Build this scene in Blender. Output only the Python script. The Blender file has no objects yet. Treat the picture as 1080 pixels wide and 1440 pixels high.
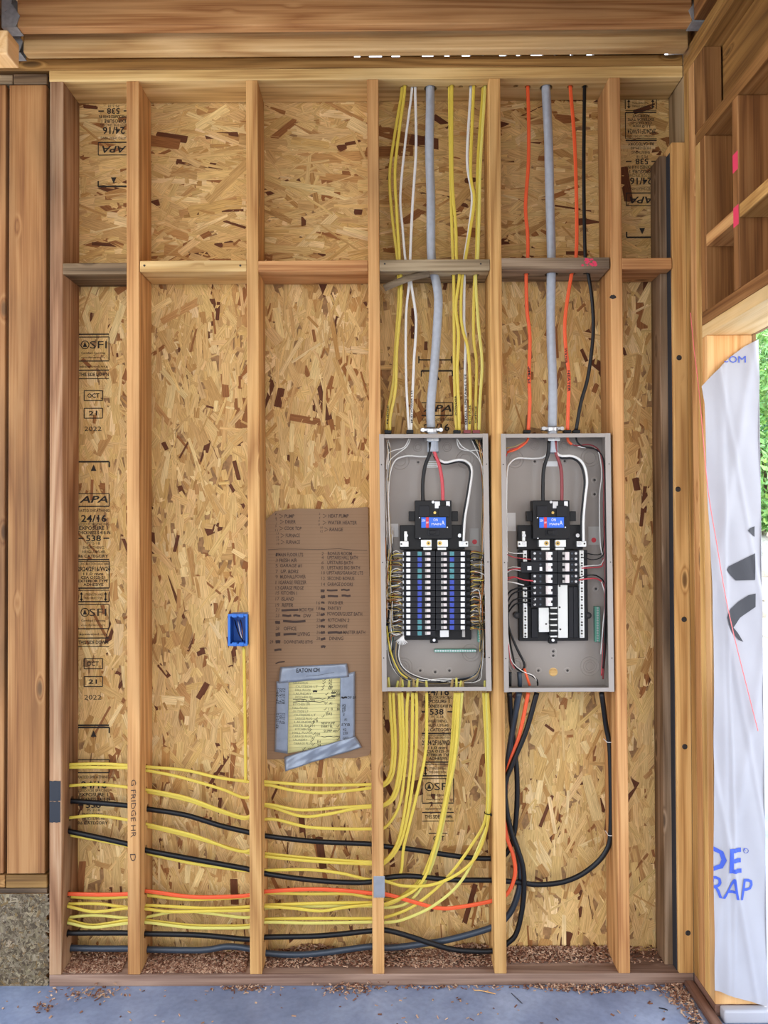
import bpy, bmesh, math, random
import numpy as np
from mathutils import Vector, Matrix
random.seed(7); np.random.seed(7)
R = random.uniform
C = bpy.context.scene.collection
sc = bpy.context.scene

# ------------------------------------------------------------------ camera, world, sun, exposure
CX, CZ, CD, RO, PI_, YA, FPX, HS = 0.0577, 1.5122, 2.6019, -.00514, .01748, -.00394, 1101.7, 3.010
fw = Vector((math.sin(YA)*math.cos(PI_), math.cos(YA)*math.cos(PI_), math.sin(PI_)))
rt = Vector((math.cos(YA), -math.sin(YA), 0)); up = rt.cross(fw)
r2 = math.cos(RO)*rt + math.sin(RO)*up; u2 = -math.sin(RO)*rt + math.cos(RO)*up
EYE = Vector((CX, -CD, CZ))
cam = bpy.data.cameras.new('camera'); co = bpy.data.objects.new('camera', cam); C.objects.link(co)
co.matrix_world = Matrix(((r2.x, u2.x, -fw.x, EYE.x), (r2.y, u2.y, -fw.y, EYE.y), (r2.z, u2.z, -fw.z, EYE.z), (0, 0, 0, 1)))
cam.sensor_fit = 'VERTICAL'; cam.sensor_height = 24; cam.lens = 24*FPX/1440; cam.clip_start = .05; cam.clip_end = 300
sc.camera = co
w = bpy.data.worlds.new('sky'); sc.world = w; w.use_nodes = True
nt = w.node_tree; bg = nt.nodes['Background']
tc = nt.nodes.new('ShaderNodeTexCoord'); sx = nt.nodes.new('ShaderNodeSeparateXYZ'); rp = nt.nodes.new('ShaderNodeValToRGB')
nt.links.new(tc.outputs['Generated'], sx.inputs[0]); nt.links.new(sx.outputs['Z'], rp.inputs[0]); nt.links.new(rp.outputs[0], bg.inputs[0])
rp.color_ramp.elements[0].position = 0; rp.color_ramp.elements[0].color = (1.0, 1.0, 1.02, 1)
rp.color_ramp.elements[1].position = .7; rp.color_ramp.elements[1].color = (.66, .80, 1.0, 1)
bg.inputs[1].default_value = 2.6
sun = bpy.data.lights.new('sun', 'SUN'); so = bpy.data.objects.new('sun', sun); C.objects.link(so)
sun.energy = 4; sun.angle = .009; sun.color = (1, .95, .86)
so.rotation_euler = Vector((-.42, -.70, -1.45)).to_track_quat('-Z', 'Y').to_euler(); so.location = (4, 6, 8)
sc.view_settings.view_transform = 'Standard'; sc.view_settings.look = 'None'; sc.view_settings.gamma = 1
sc.view_settings.use_curve_mapping = False; sc.view_settings.exposure = 0.55
sc.cycles.max_bounces = 8; sc.cycles.diffuse_bounces = 5; sc.cycles.use_denoising = True

def at(px, py, Y=0.0):                     # point on the plane y = Y that lies under a pixel of the photograph
    d = fw + r2*((px-540)/FPX) - u2*((py-720)/FPX)
    return EYE + d*((Y+CD)/d.y)
def atx(px, py, X):                        # same on the plane x = X
    d = fw + r2*((px-540)/FPX) - u2*((py-720)/FPX)
    return EYE + d*((X-CX)/d.x)

# ------------------------------------------------------------------ materials
def lin(c):
    return tuple((v/255/12.92 if v/255 <= .04045 else ((v/255+.055)/1.055)**2.4) for v in c) + (1,)
def mat(name, c, rough=.6, metal=0, noise=0, nscale=40, bump=0, spec=.5):
    m = bpy.data.materials.new(name); m.use_nodes = True; t = m.node_tree; b = t.nodes['Principled BSDF']
    b.inputs['Roughness'].default_value = rough; b.inputs['Metallic'].default_value = metal
    b.inputs['Specular IOR Level'].default_value = spec; b.inputs['Base Color'].default_value = lin(c)
    if noise or bump:
        co_ = t.nodes.new('ShaderNodeTexCoord'); n = t.nodes.new('ShaderNodeTexNoise'); n.inputs['Scale'].default_value = nscale; n.inputs['Detail'].default_value = 5
        t.links.new(co_.outputs['Object'], n.inputs['Vector'])
        if noise:
            r = t.nodes.new('ShaderNodeValToRGB'); L = lin(c)
            r.color_ramp.elements[0].position = .3; r.color_ramp.elements[0].color = tuple(v*(1-noise) for v in L[:3])+(1,)
            r.color_ramp.elements[1].position = .7; r.color_ramp.elements[1].color = tuple(min(1, v*(1+noise)) for v in L[:3])+(1,)
            t.links.new(n.outputs['Fac'], r.inputs[0]); t.links.new(r.outputs[0], b.inputs['Base Color'])
        if bump:
            bp = t.nodes.new('ShaderNodeBump'); bp.inputs['Strength'].default_value = bump; bp.inputs['Distance'].default_value = .002
            t.links.new(n.outputs['Fac'], bp.inputs['Height']); t.links.new(bp.outputs[0], b.inputs['Normal'])
    return m
def wood(name, light, mid, dark, axis='Z', knots=1.0, var=.22, ring=7, rough=.62, grime=0):
    m = bpy.data.materials.new(name); m.use_nodes = True; t = m.node_tree; N = t.nodes.new; K = t.links.new; b = t.nodes['Principled BSDF']
    b.inputs['Roughness'].default_value = rough; b.inputs['Specular IOR Level'].default_value = .3
    co_ = N('ShaderNodeTexCoord'); oi = N('ShaderNodeObjectInfo')
    ml = N('ShaderNodeVectorMath'); ml.operation = 'MULTIPLY_ADD'
    K(co_.outputs['Object'], ml.inputs[0]); ml.inputs[1].default_value = (1, 1, 1)
    sc_ = N('ShaderNodeVectorMath'); sc_.operation = 'SCALE'; sc_.inputs[0].default_value = (31, 17, 43); K(oi.outputs['Random'], sc_.inputs['Scale']); K(sc_.outputs[0], ml.inputs[2])
    def mapped(across, along):
        v = N('ShaderNodeVectorMath'); v.operation = 'MULTIPLY'
        s = [across]*3; s['XYZ'.index(axis)] = along; v.inputs[1].default_value = s; K(ml.outputs[0], v.inputs[0]); return v.outputs[0]
    def noise(vec, scale=1, det=3, dist=0):
        n = N('ShaderNodeTexNoise'); n.inputs['Scale'].default_value = scale; n.inputs['Detail'].default_value = det; n.inputs['Distortion'].default_value = dist; K(vec, n.inputs['Vector']); return n.outputs['Fac']
    def math_(op, a, bb=None, cc=None):
        q = N('ShaderNodeMath'); q.operation = op
        for i, v in enumerate((a, bb, cc)):
            if v is None: continue
            if isinstance(v, (int, float)): q.inputs[i].default_value = v
            else: K(v, q.inputs[i])
        return q.outputs[0]
    vo = N('ShaderNodeTexVoronoi'); vo.inputs['Scale'].default_value = 1; K(mapped(13, 4.2), vo.inputs['Vector'])
    kd = N('ShaderNodeMapRange'); kd.inputs['From Min'].default_value = .05; kd.inputs['From Max'].default_value = .28; kd.inputs['To Min'].default_value = 1; kd.inputs['To Max'].default_value = 0
    kd.interpolation_type = 'SMOOTHERSTEP'; K(vo.outputs['Distance'], kd.inputs[0])
    big = noise(mapped(9, .55), 1, 2)
    sep = N('ShaderNodeSeparateColor'); K(vo.outputs['Color'], sep.inputs[0]); gate = math_('GREATER_THAN', sep.outputs[0], .74)
    kdg = math_('MULTIPLY', kd.outputs[0], gate)
    ringv = math_('MULTIPLY', math_('PINGPONG', math_('ADD', math_('MULTIPLY', big, ring), math_('MULTIPLY', kdg, 1.3*knots)), .5), 1.7)
    fine = noise(mapped(190, 3.2), 1, 5)
    r = N('ShaderNodeValToRGB'); e = r.color_ramp.elements
    e[0].position = .05; e[0].color = lin(light); e[1].position = 1; e[1].color = lin(dark)
    x = e.new(.5); x.color = lin(mid)
    K(math_('MULTIPLY_ADD', math_('SUBTRACT', fine, .5), 1.5, ringv), r.inputs[0])
    mx = N('ShaderNodeMix'); mx.data_type = 'RGBA'; mx.blend_type = 'MIX'
    kk = math_('MULTIPLY', math_('SMOOTH_MIN', math_('MAXIMUM', math_('MULTIPLY_ADD', kdg, 3.2, -2.2), 0), 1, .2), .7*min(1, knots)); K(kk, mx.inputs[0]); K(r.outputs[0], mx.inputs[6]); mx.inputs[7].default_value = lin(tuple(v*.42 for v in dark))
    out = mx.outputs[2]
    blot = noise(mapped(5, 1.3), 1, 4)
    mg = N('ShaderNodeMix'); mg.data_type = 'RGBA'; mg.blend_type = 'MULTIPLY'; mg.inputs[0].default_value = 1
    rr = N('ShaderNodeValToRGB'); lo = .62-grime*.3; rr.color_ramp.elements[0].position = .28; rr.color_ramp.elements[0].color = (lo, lo*.97, lo*.95, 1); rr.color_ramp.elements[1].position = .55
    K(blot, rr.inputs[0]); K(out, mg.inputs[6]); K(rr.outputs[0], mg.inputs[7])
    hs = N('ShaderNodeHueSaturation'); K(mg.outputs[2], hs.inputs['Color']); K(math_('MULTIPLY_ADD', oi.outputs['Random'], var, 1-var*.6), hs.inputs['Value'])
    K(math_('MULTIPLY_ADD', oi.outputs['Random'], .02, .49), hs.inputs['Hue'])
    K(hs.outputs[0], b.inputs['Base Color'])
    bp = N('ShaderNodeBump'); bp.inputs['Strength'].default_value = .25; bp.inputs['Distance'].default_value = .0015; K(fine, bp.inputs['Height']); K(bp.outputs[0], b.inputs['Normal'])
    return m
FIR = ((220, 172, 110), (202, 152, 92), (170, 118, 66))
FIRD = ((174, 130, 76), (152, 108, 58), (120, 82, 42))
M = {}
for a in 'XYZ':
    M['fir'+a] = wood('fir_lumber_'+a.lower(), *FIR, a)
    M['brown'+a] = wood('brown_lumber_'+a.lower(), *FIRD, a)
M['pale'] = wood('pale_lumber', (230, 194, 136), (214, 174, 114), (186, 142, 88), 'X')
M['pale_z'] = wood('pale_lumber_upright', (226, 184, 132), (206, 162, 110), (176, 130, 84), 'Z')
M['dirt'] = mat('darkened_earth_yard', (112, 104, 92), .95, 0, .25, 4, .4)
M['grey'] = wood('weathered_lumber', (168, 148, 120), (140, 120, 94), (100, 82, 62), 'X', grime=1)
M['char'] = wood('dark_weathered_lumber', (136, 114, 84), (110, 90, 64), (76, 60, 42), 'X', grime=1)
M['greyZ'] = wood('weathered_stud', (200, 166, 124), (178, 138, 96), (140, 102, 66), 'Z', grime=1)
M['post'] = wood('post_lumber', (176, 130, 82), (160, 112, 66), (130, 84, 46), 'Z', ring=5, grime=.6)
M['pt'] = wood('treated_lumber', (166, 138, 118), (148, 120, 102), (120, 92, 76), 'X', grime=.3)
M['ptY'] = wood('treated_lumber_y', (140, 108, 88), (124, 92, 74), (98, 70, 54), 'Y', grime=.6)
M['darkZ'] = wood('dark_backing_lumber', (166, 140, 108), (142, 116, 84), (108, 84, 58), 'Z', grime=.6)
M['header'] = wood('header_lumber', (156, 114, 62), (136, 96, 50), (108, 72, 36), 'Y')
M['clear'] = wood('clear_lumber', (240, 196, 134), (232, 182, 116), (214, 158, 92), 'Z', knots=0, var=.05)
M['clearY'] = wood('clear_lumber_y', (244, 208, 150), (236, 196, 134), (222, 178, 114), 'Y', knots=0, var=.05)
M['yellow'] = mat('yellow_sheath', (216, 192, 74), .42)
M['yellow_pale'] = mat('pale_yellow_sheath', (214, 204, 106), .42)
M['white'] = mat('white_sheath', (226, 224, 218), .45)
M['orange'] = mat('orange_sheath', (232, 92, 46), .42)
M['black'] = mat('black_sheath', (15, 15, 17), .42, spec=.35)
M['bluegrey'] = mat('slate_sheath', (52, 62, 74), .4)
M['lightgrey'] = mat('light_grey_sheath', (166, 172, 180), .4, noise=.08, nscale=60)
M['red_wire'] = mat('red_insulation', (196, 66, 74), .4)
M['dred_wire'] = mat('dark_red_insulation', (130, 42, 46), .4)
M['copper'] = mat('bare_copper', (176, 112, 62), .35, .9)
M['tanwire'] = mat('dusty_wire', (176, 150, 96), .5)
M['box'] = mat('taupe_enamel', (158, 150, 142), .48, 0, .05, 9)
M['boxin'] = mat('taupe_enamel_inside', (150, 142, 134), .42, 0, .06, 7)
M['steel'] = mat('zinc_steel', (188, 190, 192), .34, .85, .12, 30)
M['galv'] = mat('galvanised_steel', (172, 176, 178), .38, .4, .18, 60)
M['alu'] = mat('tin_plated_bar', (214, 216, 212), .4, .55)
M['brass'] = mat('brass_screw', (190, 160, 90), .35, .8)
M['plastic'] = mat('black_plastic', (12, 12, 14), .45, spec=.3)
M['breaker'] = mat('breaker_plastic', (17, 18, 23), .45, spec=.3)
M['wplastic'] = mat('white_plastic', (236, 236, 238), .4)
M['tplastic'] = mat('toggle_plastic', (214, 204, 200), .4)
M['bluelabel'] = mat('blue_print', (40, 104, 214), .45)
M['navylabel'] = mat('navy_print', (48, 70, 168), .5, 0, .5, 900)
M['teallabel'] = mat('teal_print', (70, 134, 140), .5, 0, .5, 900)
M['redprint'] = mat('red_print', (206, 52, 62), .5)
M['paper'] = mat('label_paper', (216, 216, 214), .6)
M['greypaper'] = mat('grey_label_paper', (176, 172, 166), .6)
M['green'] = mat('green_bar', (96, 158, 138), .4, .3)
M['bluebox'] = mat('blue_plastic', (36, 104, 190), .4)
M['cardboard'] = mat('corrugated_cardboard', (142, 114, 86), .8, 0, .08, 6, .1)
M['flute'] = mat('cardboard_crease', (126, 99, 73), .8)
M['tape'] = mat('duct_tape', (136, 146, 160), .34, .3, .12, 30, .35)
M['note'] = mat('yellow_note_paper', (222, 216, 152), .75)
M['rule'] = mat('note_rule', (176, 190, 130), .75)
M['ink'] = mat('marker_ink', (30, 26, 26), .7)
M['brownink'] = mat('brown_marker_ink', (62, 44, 34), .7)
M['stamp'] = mat('stamp_ink', (38, 30, 22), .8)
M['faint'] = mat('pencil_ink', (128, 128, 96), .8)
M['pink'] = mat('pink_paint', (226, 62, 96), .7)
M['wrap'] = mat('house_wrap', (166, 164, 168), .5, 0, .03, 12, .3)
M['wrapblue'] = mat('wrap_blue_print', (58, 86, 184), .6)
M['wrapblack'] = mat('wrap_black_print', (54, 54, 58), .6)
M['line'] = mat('pink_line', (232, 120, 120), .6)
M['blacktape'] = mat('black_tape', (34, 38, 46), .5)
M['felt'] = mat('black_felt', (40, 40, 44), .8)
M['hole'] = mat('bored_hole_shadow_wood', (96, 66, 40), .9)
M['nail'] = mat('nail_steel', (66, 62, 60), .5, .6)
M['chip'] = None
def attr_mat(name, attr, rough=.7, grain=True):
    m = bpy.data.materials.new(name); m.use_nodes = True; t = m.node_tree; N = t.nodes.new; K = t.links.new; b = t.nodes['Principled BSDF']
    b.inputs['Roughness'].default_value = rough; b.inputs['Specular IOR Level'].default_value = .25
    a = N('ShaderNodeAttribute'); a.attribute_name = attr
    if not grain: K(a.outputs['Color'], b.inputs['Base Color']); return m
    u = N('ShaderNodeUVMap'); u.uv_map = 'grain'; n = N('ShaderNodeTexNoise'); n.inputs['Scale'].default_value = 1; n.inputs['Detail'].default_value = 6; n.inputs['Roughness'].default_value = .62; K(u.outputs[0], n.inputs['Vector'])
    r = N('ShaderNodeValToRGB'); r.color_ramp.elements[0].position = .3; r.color_ramp.elements[0].color = (.56, .49, .40, 1); r.color_ramp.elements[1].position = .60; r.color_ramp.elements[1].color = (1.08, 1.06, 1.03, 1)
    K(n.outputs['Fac'], r.inputs[0]); mx = N('ShaderNodeMix'); mx.data_type = 'RGBA'; mx.blend_type = 'MULTIPLY'; mx.inputs[0].default_value = 1
    K(a.outputs['Color'], mx.inputs[6]); K(r.outputs[0], mx.inputs[7]); K(mx.outputs[2], b.inputs['Base Color'])
    bp = N('ShaderNodeBump'); bp.inputs['Strength'].default_value = .3; bp.inputs['Distance'].default_value = .001; K(n.outputs['Fac'], bp.inputs['Height']); K(bp.outputs[0], b.inputs['Normal'])
    return m
M['strand'] = attr_mat('osb_strand', 'tone')
M['chip'] = attr_mat('wood_chip', 'tone', .8, False)
M['osb'] = mat('osb_core', (150, 112, 70), .8, 0, .3, 60)

def concrete():
    m = bpy.data.materials.new('concrete_slab'); m.use_nodes = True; t = m.node_tree; N = t.nodes.new; K = t.links.new; b = t.nodes['Principled BSDF']
    co_ = N('ShaderNodeTexCoord')
    n1 = N('ShaderNodeTexNoise'); n1.inputs['Scale'].default_value = 3.2; n1.inputs['Detail'].default_value = 8; n1.inputs['Roughness'].default_value = .62
    n2 = N('ShaderNodeTexNoise'); n2.inputs['Scale'].default_value = 55; n2.inputs['Detail'].default_value = 5
    K(co_.outputs['Object'], n1.inputs['Vector']); K(co_.outputs['Object'], n2.inputs['Vector'])
    r = N('ShaderNodeValToRGB'); e = r.color_ramp.elements; e[0].position = .3; e[0].color = lin((108, 121, 148)); e[1].position = .72; e[1].color = lin((160, 172, 196)); x = e.new(.5); x.color = lin((132, 145, 172))
    K(n1.outputs['Fac'], r.inputs[0]); mx = N('ShaderNodeMix'); mx.data_type = 'RGBA'; mx.blend_type = 'MULTIPLY'; mx.inputs[0].default_value = .5
    K(r.outputs[0], mx.inputs[6]); r2_ = N('ShaderNodeValToRGB'); r2_.color_ramp.elements[0].position = .3; r2_.color_ramp.elements[0].color = (.7, .7, .7, 1); r2_.color_ramp.elements[1].position = .6
    K(n2.outputs['Fac'], r2_.inputs[0]); K(r2_.outputs[0], mx.inputs[7]); K(mx.outputs[2], b.inputs['Base Color'])
    rr = N('ShaderNodeMapRange'); rr.inputs['To Min'].default_value = .28; rr.inputs['To Max'].default_value = .62; K(n1.outputs['Fac'], rr.inputs[0]); K(rr.outputs[0], b.inputs['Roughness'])
    bp = N('ShaderNodeBump'); bp.inputs['Strength'].default_value = .15; bp.inputs['Distance'].default_value = .002; K(n2.outputs['Fac'], bp.inputs['Height']); K(bp.outputs[0], b.inputs['Normal'])
    return m
M['concrete'] = concrete()
M['gravel'] = mat('pale_gravel', (206, 200, 188), .9, 0, .25, 30, .6)
M['rock'] = mat('pale_rock', (196, 188, 174), .85, 0, .2, 14, .6)
M['leaf'] = attr_mat('bush_leaf', 'tone', .6, False)
M['bark'] = mat('bark', (92, 74, 56), .9, 0, .3, 20)
M['hose'] = mat('green_hose', (60, 160, 128), .5)

# ------------------------------------------------------------------ object helpers
def tag(o, label=None, cat=None, group=None, kind=None):
    if label: o['label'] = label
    if cat: o['category'] = cat
    if group: o['group'] = group
    if kind: o['kind'] = kind
    return o
def empty(name, loc=(0, 0, 0)):
    o = bpy.data.objects.new(name, None); o.empty_display_size = .05; o.location = loc; C.objects.link(o); return o
def wloc(o):
    v = Vector((0, 0, 0))
    while o is not None: v += o.location; o = o.parent
    return v
class MB:
    def __init__(s): s.v = []; s.f = []; s.mi = []; s.cur = 0
    def add(s, vs, fs):
        n = len(s.v); s.v += [tuple(v) for v in vs]; s.f += [tuple(i+n for i in f) for f in fs]; s.mi += [s.cur]*len(fs); return s
    def box(s, a, b, bev=0):
        x0, x1 = sorted((a[0], b[0])); y0, y1 = sorted((a[1], b[1])); z0, z1 = sorted((a[2], b[2]))
        if not bev:
            return s.add([(x, y, z) for z in (z0, z1) for y in (y0, y1) for x in (x0, x1)], [(0, 2, 3, 1), (4, 5, 7, 6), (0, 1, 5, 4), (2, 6, 7, 3), (0, 4, 6, 2), (1, 3, 7, 5)])
        bm = bmesh.new(); bmesh.ops.create_cube(bm, size=1)
        for v in bm.verts: v.co = Vector(((x0+x1)/2+v.co.x*(x1-x0), (y0+y1)/2+v.co.y*(y1-y0), (z0+z1)/2+v.co.z*(z1-z0)))
        bmesh.ops.bevel(bm, geom=bm.edges[:], offset=bev, segments=2, affect='EDGES', profile=.5, clamp_overlap=True)
        return s.bm(bm)
    def bm(s, bm):
        bm.verts.index_update(); s.add([v.co.copy() for v in bm.verts], [[v.index for v in f.verts] for f in bm.faces]); bm.free(); return s
    def hexa(s, q, h, bev=.0025):          # 4 bottom corners q, 4 top corners h (same order, counter clockwise from above)
        bm = bmesh.new(); vs = [bm.verts.new(p) for p in list(q)+list(h)]
        for f in ((3, 2, 1, 0), (4, 5, 6, 7), (0, 1, 5, 4), (1, 2, 6, 5), (2, 3, 7, 6), (3, 0, 4, 7)): bm.faces.new([vs[i] for i in f])
        bmesh.ops.recalc_face_normals(bm, faces=bm.faces[:])
        if bev: bmesh.ops.bevel(bm, geom=bm.edges[:], offset=bev, segments=2, affect='EDGES', profile=.5, clamp_overlap=True)
        return s.bm(bm)
    def tube(s, pts, ra, rb=None, up=(0, -1, 0), n=8, cap=True, flat=False):   # swept ellipse: ra across, rb along 'up'
        rb = rb or ra; P = [Vector(p) for p in pts]; base = len(s.v); rings = []
        nrm = Vector(up)
        for i, p in enumerate(P):
            t = (P[min(i+1, len(P)-1)]-P[max(i-1, 0)]); t = t.normalized() if t.length > 1e-9 else Vector((0, 0, 1))
            nn = nrm - t*nrm.dot(t)
            if nn.length < 1e-4: nn = t.orthogonal()
            nn.normalize(); nrm = nn; bi = t.cross(nn)
            rings.append([p+bi*(ra*math.cos(2*math.pi*k/n))+nn*(rb*math.sin(2*math.pi*k/n)*((.62, 1.25)[abs(math.cos(2*math.pi*k/n)) > .3] if flat else 1)) for k in range(n)])
        fs = [(i*n+k, i*n+(k+1) % n, (i+1)*n+(k+1) % n, (i+1)*n+k) for i in range(len(P)-1) for k in range(n)]
        if cap: fs += [tuple(range(n-1, -1, -1)), tuple((len(P)-1)*n+k for k in range(n))]
        return s.add([v for r in rings for v in r], fs)
    def cyl(s, a, b, r, n=16, r1=None):
        a, b = Vector(a), Vector(b); d = (b-a).normalized(); o = d.orthogonal().normalized(); p = d.cross(o); r1 = r if r1 is None else r1
        vs = [a+(o*math.cos(2*math.pi*k/n)+p*math.sin(2*math.pi*k/n))*r for k in range(n)]+[b+(o*math.cos(2*math.pi*k/n)+p*math.sin(2*math.pi*k/n))*r1 for k in range(n)]
        return s.add(vs, [(k, (k+1) % n, n+(k+1) % n, n+k) for k in range(n)]+[tuple(range(n-1, -1, -1)), tuple(range(n, 2*n))])
    def ringz(s, c, r0, r1, y0, n=24):     # flat washer facing -y with slight height
        vs = []
        for k in range(n):
            a = 2*math.pi*k/n; ca, sa = math.cos(a), math.sin(a)
            vs += [(c[0]+r0*ca, y0, c[2]+r0*sa), (c[0]+r1*ca, y0, c[2]+r1*sa), (c[0]+(r0+r1)/2*ca, y0-.0012, c[2]+(r0+r1)/2*sa)]
        fs = []
        for k in range(n):
            i, j = 3*k, 3*((k+1) % n); fs += [(i, j, j+2, i+2), (i+2, j+2, j+1, i+1)]
        return s.add(vs, fs)
    def poly(s, pts, Y, th):               # outline in (x, z), extruded from Y to Y-th towards the viewer
        n = len(pts); vs = [(x, Y-th, z) for x, z in pts]+[(x, Y, z) for x, z in pts]
        return s.add(vs, [tuple(range(n)), tuple(range(2*n-1, n-1, -1))]+[(k, n+k, n+(k+1) % n, (k+1) % n) for k in range(n)])
    def build(s, name, mats, parent=None, smooth=False, origin=None):
        mats = mats if isinstance(mats, (list, tuple)) else [mats]
        if origin is None:
            if parent is None:
                A = np.array(s.v); lo, hi = A.min(0), A.max(0); origin = ((lo[0]+hi[0])/2, (lo[1]+hi[1])/2, lo[2])
            else: origin = wloc(parent)
        o_ = Vector(origin); me = bpy.data.meshes.new(name)
        me.from_pydata([tuple(Vector(v)-o_) for v in s.v], [], s.f)
        for m in mats: me.materials.append(m)
        if len(mats) > 1: me.polygons.foreach_set('material_index', s.mi)
        bm = bmesh.new(); bm.from_mesh(me); bmesh.ops.recalc_face_normals(bm, faces=bm.faces[:]); bm.to_mesh(me); bm.free()
        if smooth: me.shade_smooth()
        o = bpy.data.objects.new(name, me); C.objects.link(o)
        if name == 'handwriting': o['kind'] = 'stuff'
        if parent is not None: o.parent = parent; o.location = o_-wloc(parent)
        else: o.location = o_
        return o
def spline(P, step=.012):                  # Catmull-Rom through the points
    P = [Vector(p) for p in P]; Q = [P[0]*2-P[1]]+P+[P[-1]*2-P[-2]]; out = []
    for i in range(1, len(Q)-2):
        a, b, c, d = Q[i-1:i+3]; n = max(2, int((c-b).length/step))
        # centripetal-ish tangents, limited
        for k in range(n):
            t = k/n; out.append(.5*((2*b)+(c-a)*t+(2*a-5*b+4*c-d)*t*t+(3*b-a-3*c+d)*t**3))
    out.append(P[-1]); return out
def px_path(pts, Y=.065, step=.012):
    return spline([at(p[0], p[1], p[2] if len(p) > 2 else Y) for p in pts], step)
_dg = None
def text_mb(mb, s, loc, size, width=None, rot=0, flip=False, shear=0, plane='y', jit=0, bold=False, th=0):
    """writing laid on the plane facing -y; loc = (x, y, z) centre; width fits the line"""
    cu = bpy.data.curves.new('t', 'FONT'); cu.body = s; cu.size = 1; cu.align_x = 'CENTER'; cu.align_y = 'CENTER'; cu.resolution_u = 2; cu.shear = shear
    if bold: cu.offset = .018
    ob = bpy.data.objects.new('t', cu); C.objects.link(ob); dg = bpy.context.evaluated_depsgraph_get(); me = bpy.data.meshes.new_from_object(ob.evaluated_get(dg))
    if len(me.vertices):
        A = np.array([v.co[:] for v in me.vertices]); w_ = np.ptp(A[:, 0]); h_ = np.ptp(A[:, 1]); c0 = (A.max(0)+A.min(0))/2
        kx = (width/w_) if width else size*1.3; ky = size/max(h_, .3) if True else size
        ca, sa = math.cos(rot), math.sin(rot); vs = []
        for p in A:
            x, z = (p[0]-c0[0])*kx, (p[1]-c0[1])*ky
            if jit: z += jit*math.sin(x*190+loc[2]*300); x += jit*.5*math.sin(z*260+loc[0]*100)
            if flip: x, z = -x, -z
            vs.append((loc[0]+x*ca-z*sa, loc[1], loc[2]+x*sa+z*ca))
        mb.add(vs, [tuple(f.vertices) for f in me.polygons])
    bpy.data.objects.remove(ob); bpy.data.curves.remove(cu); bpy.data.meshes.remove(me)
def stroke(mb, pts, wd, Y):                # flat brush stroke on plane y=Y, pts (x,z)
    n = len(pts); L = []
    for i, (x, z) in enumerate(pts):
        a, b = pts[max(0, i-1)], pts[min(n-1, i+1)]; d = Vector((b[0]-a[0], b[1]-a[1])); d = d.normalized() if d.length else Vector((1, 0)); nx, nz = -d.y*wd/2, d.x*wd/2
        L += [(x+nx, Y, z+nz), (x-nx, Y, z-nz)]
    mb.add(L, [(2*i, 2*i+1, 2*i+3, 2*i+2) for i in range(n-1)])
def drill(o, holes):                       # real bored holes: list of (point, axis, radius, half length)
    if not holes: return
    cut = MB()
    for p, ax, r, hl in holes:
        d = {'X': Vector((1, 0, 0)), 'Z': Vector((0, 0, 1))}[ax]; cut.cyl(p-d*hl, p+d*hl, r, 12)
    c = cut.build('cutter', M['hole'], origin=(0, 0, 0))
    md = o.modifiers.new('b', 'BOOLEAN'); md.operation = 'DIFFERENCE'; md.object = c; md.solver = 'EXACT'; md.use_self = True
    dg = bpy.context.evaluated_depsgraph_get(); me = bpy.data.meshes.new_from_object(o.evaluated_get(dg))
    o.modifiers.clear(); o.data = me; m_ = c.data; bpy.data.objects.remove(c); bpy.data.meshes.remove(m_)

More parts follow.
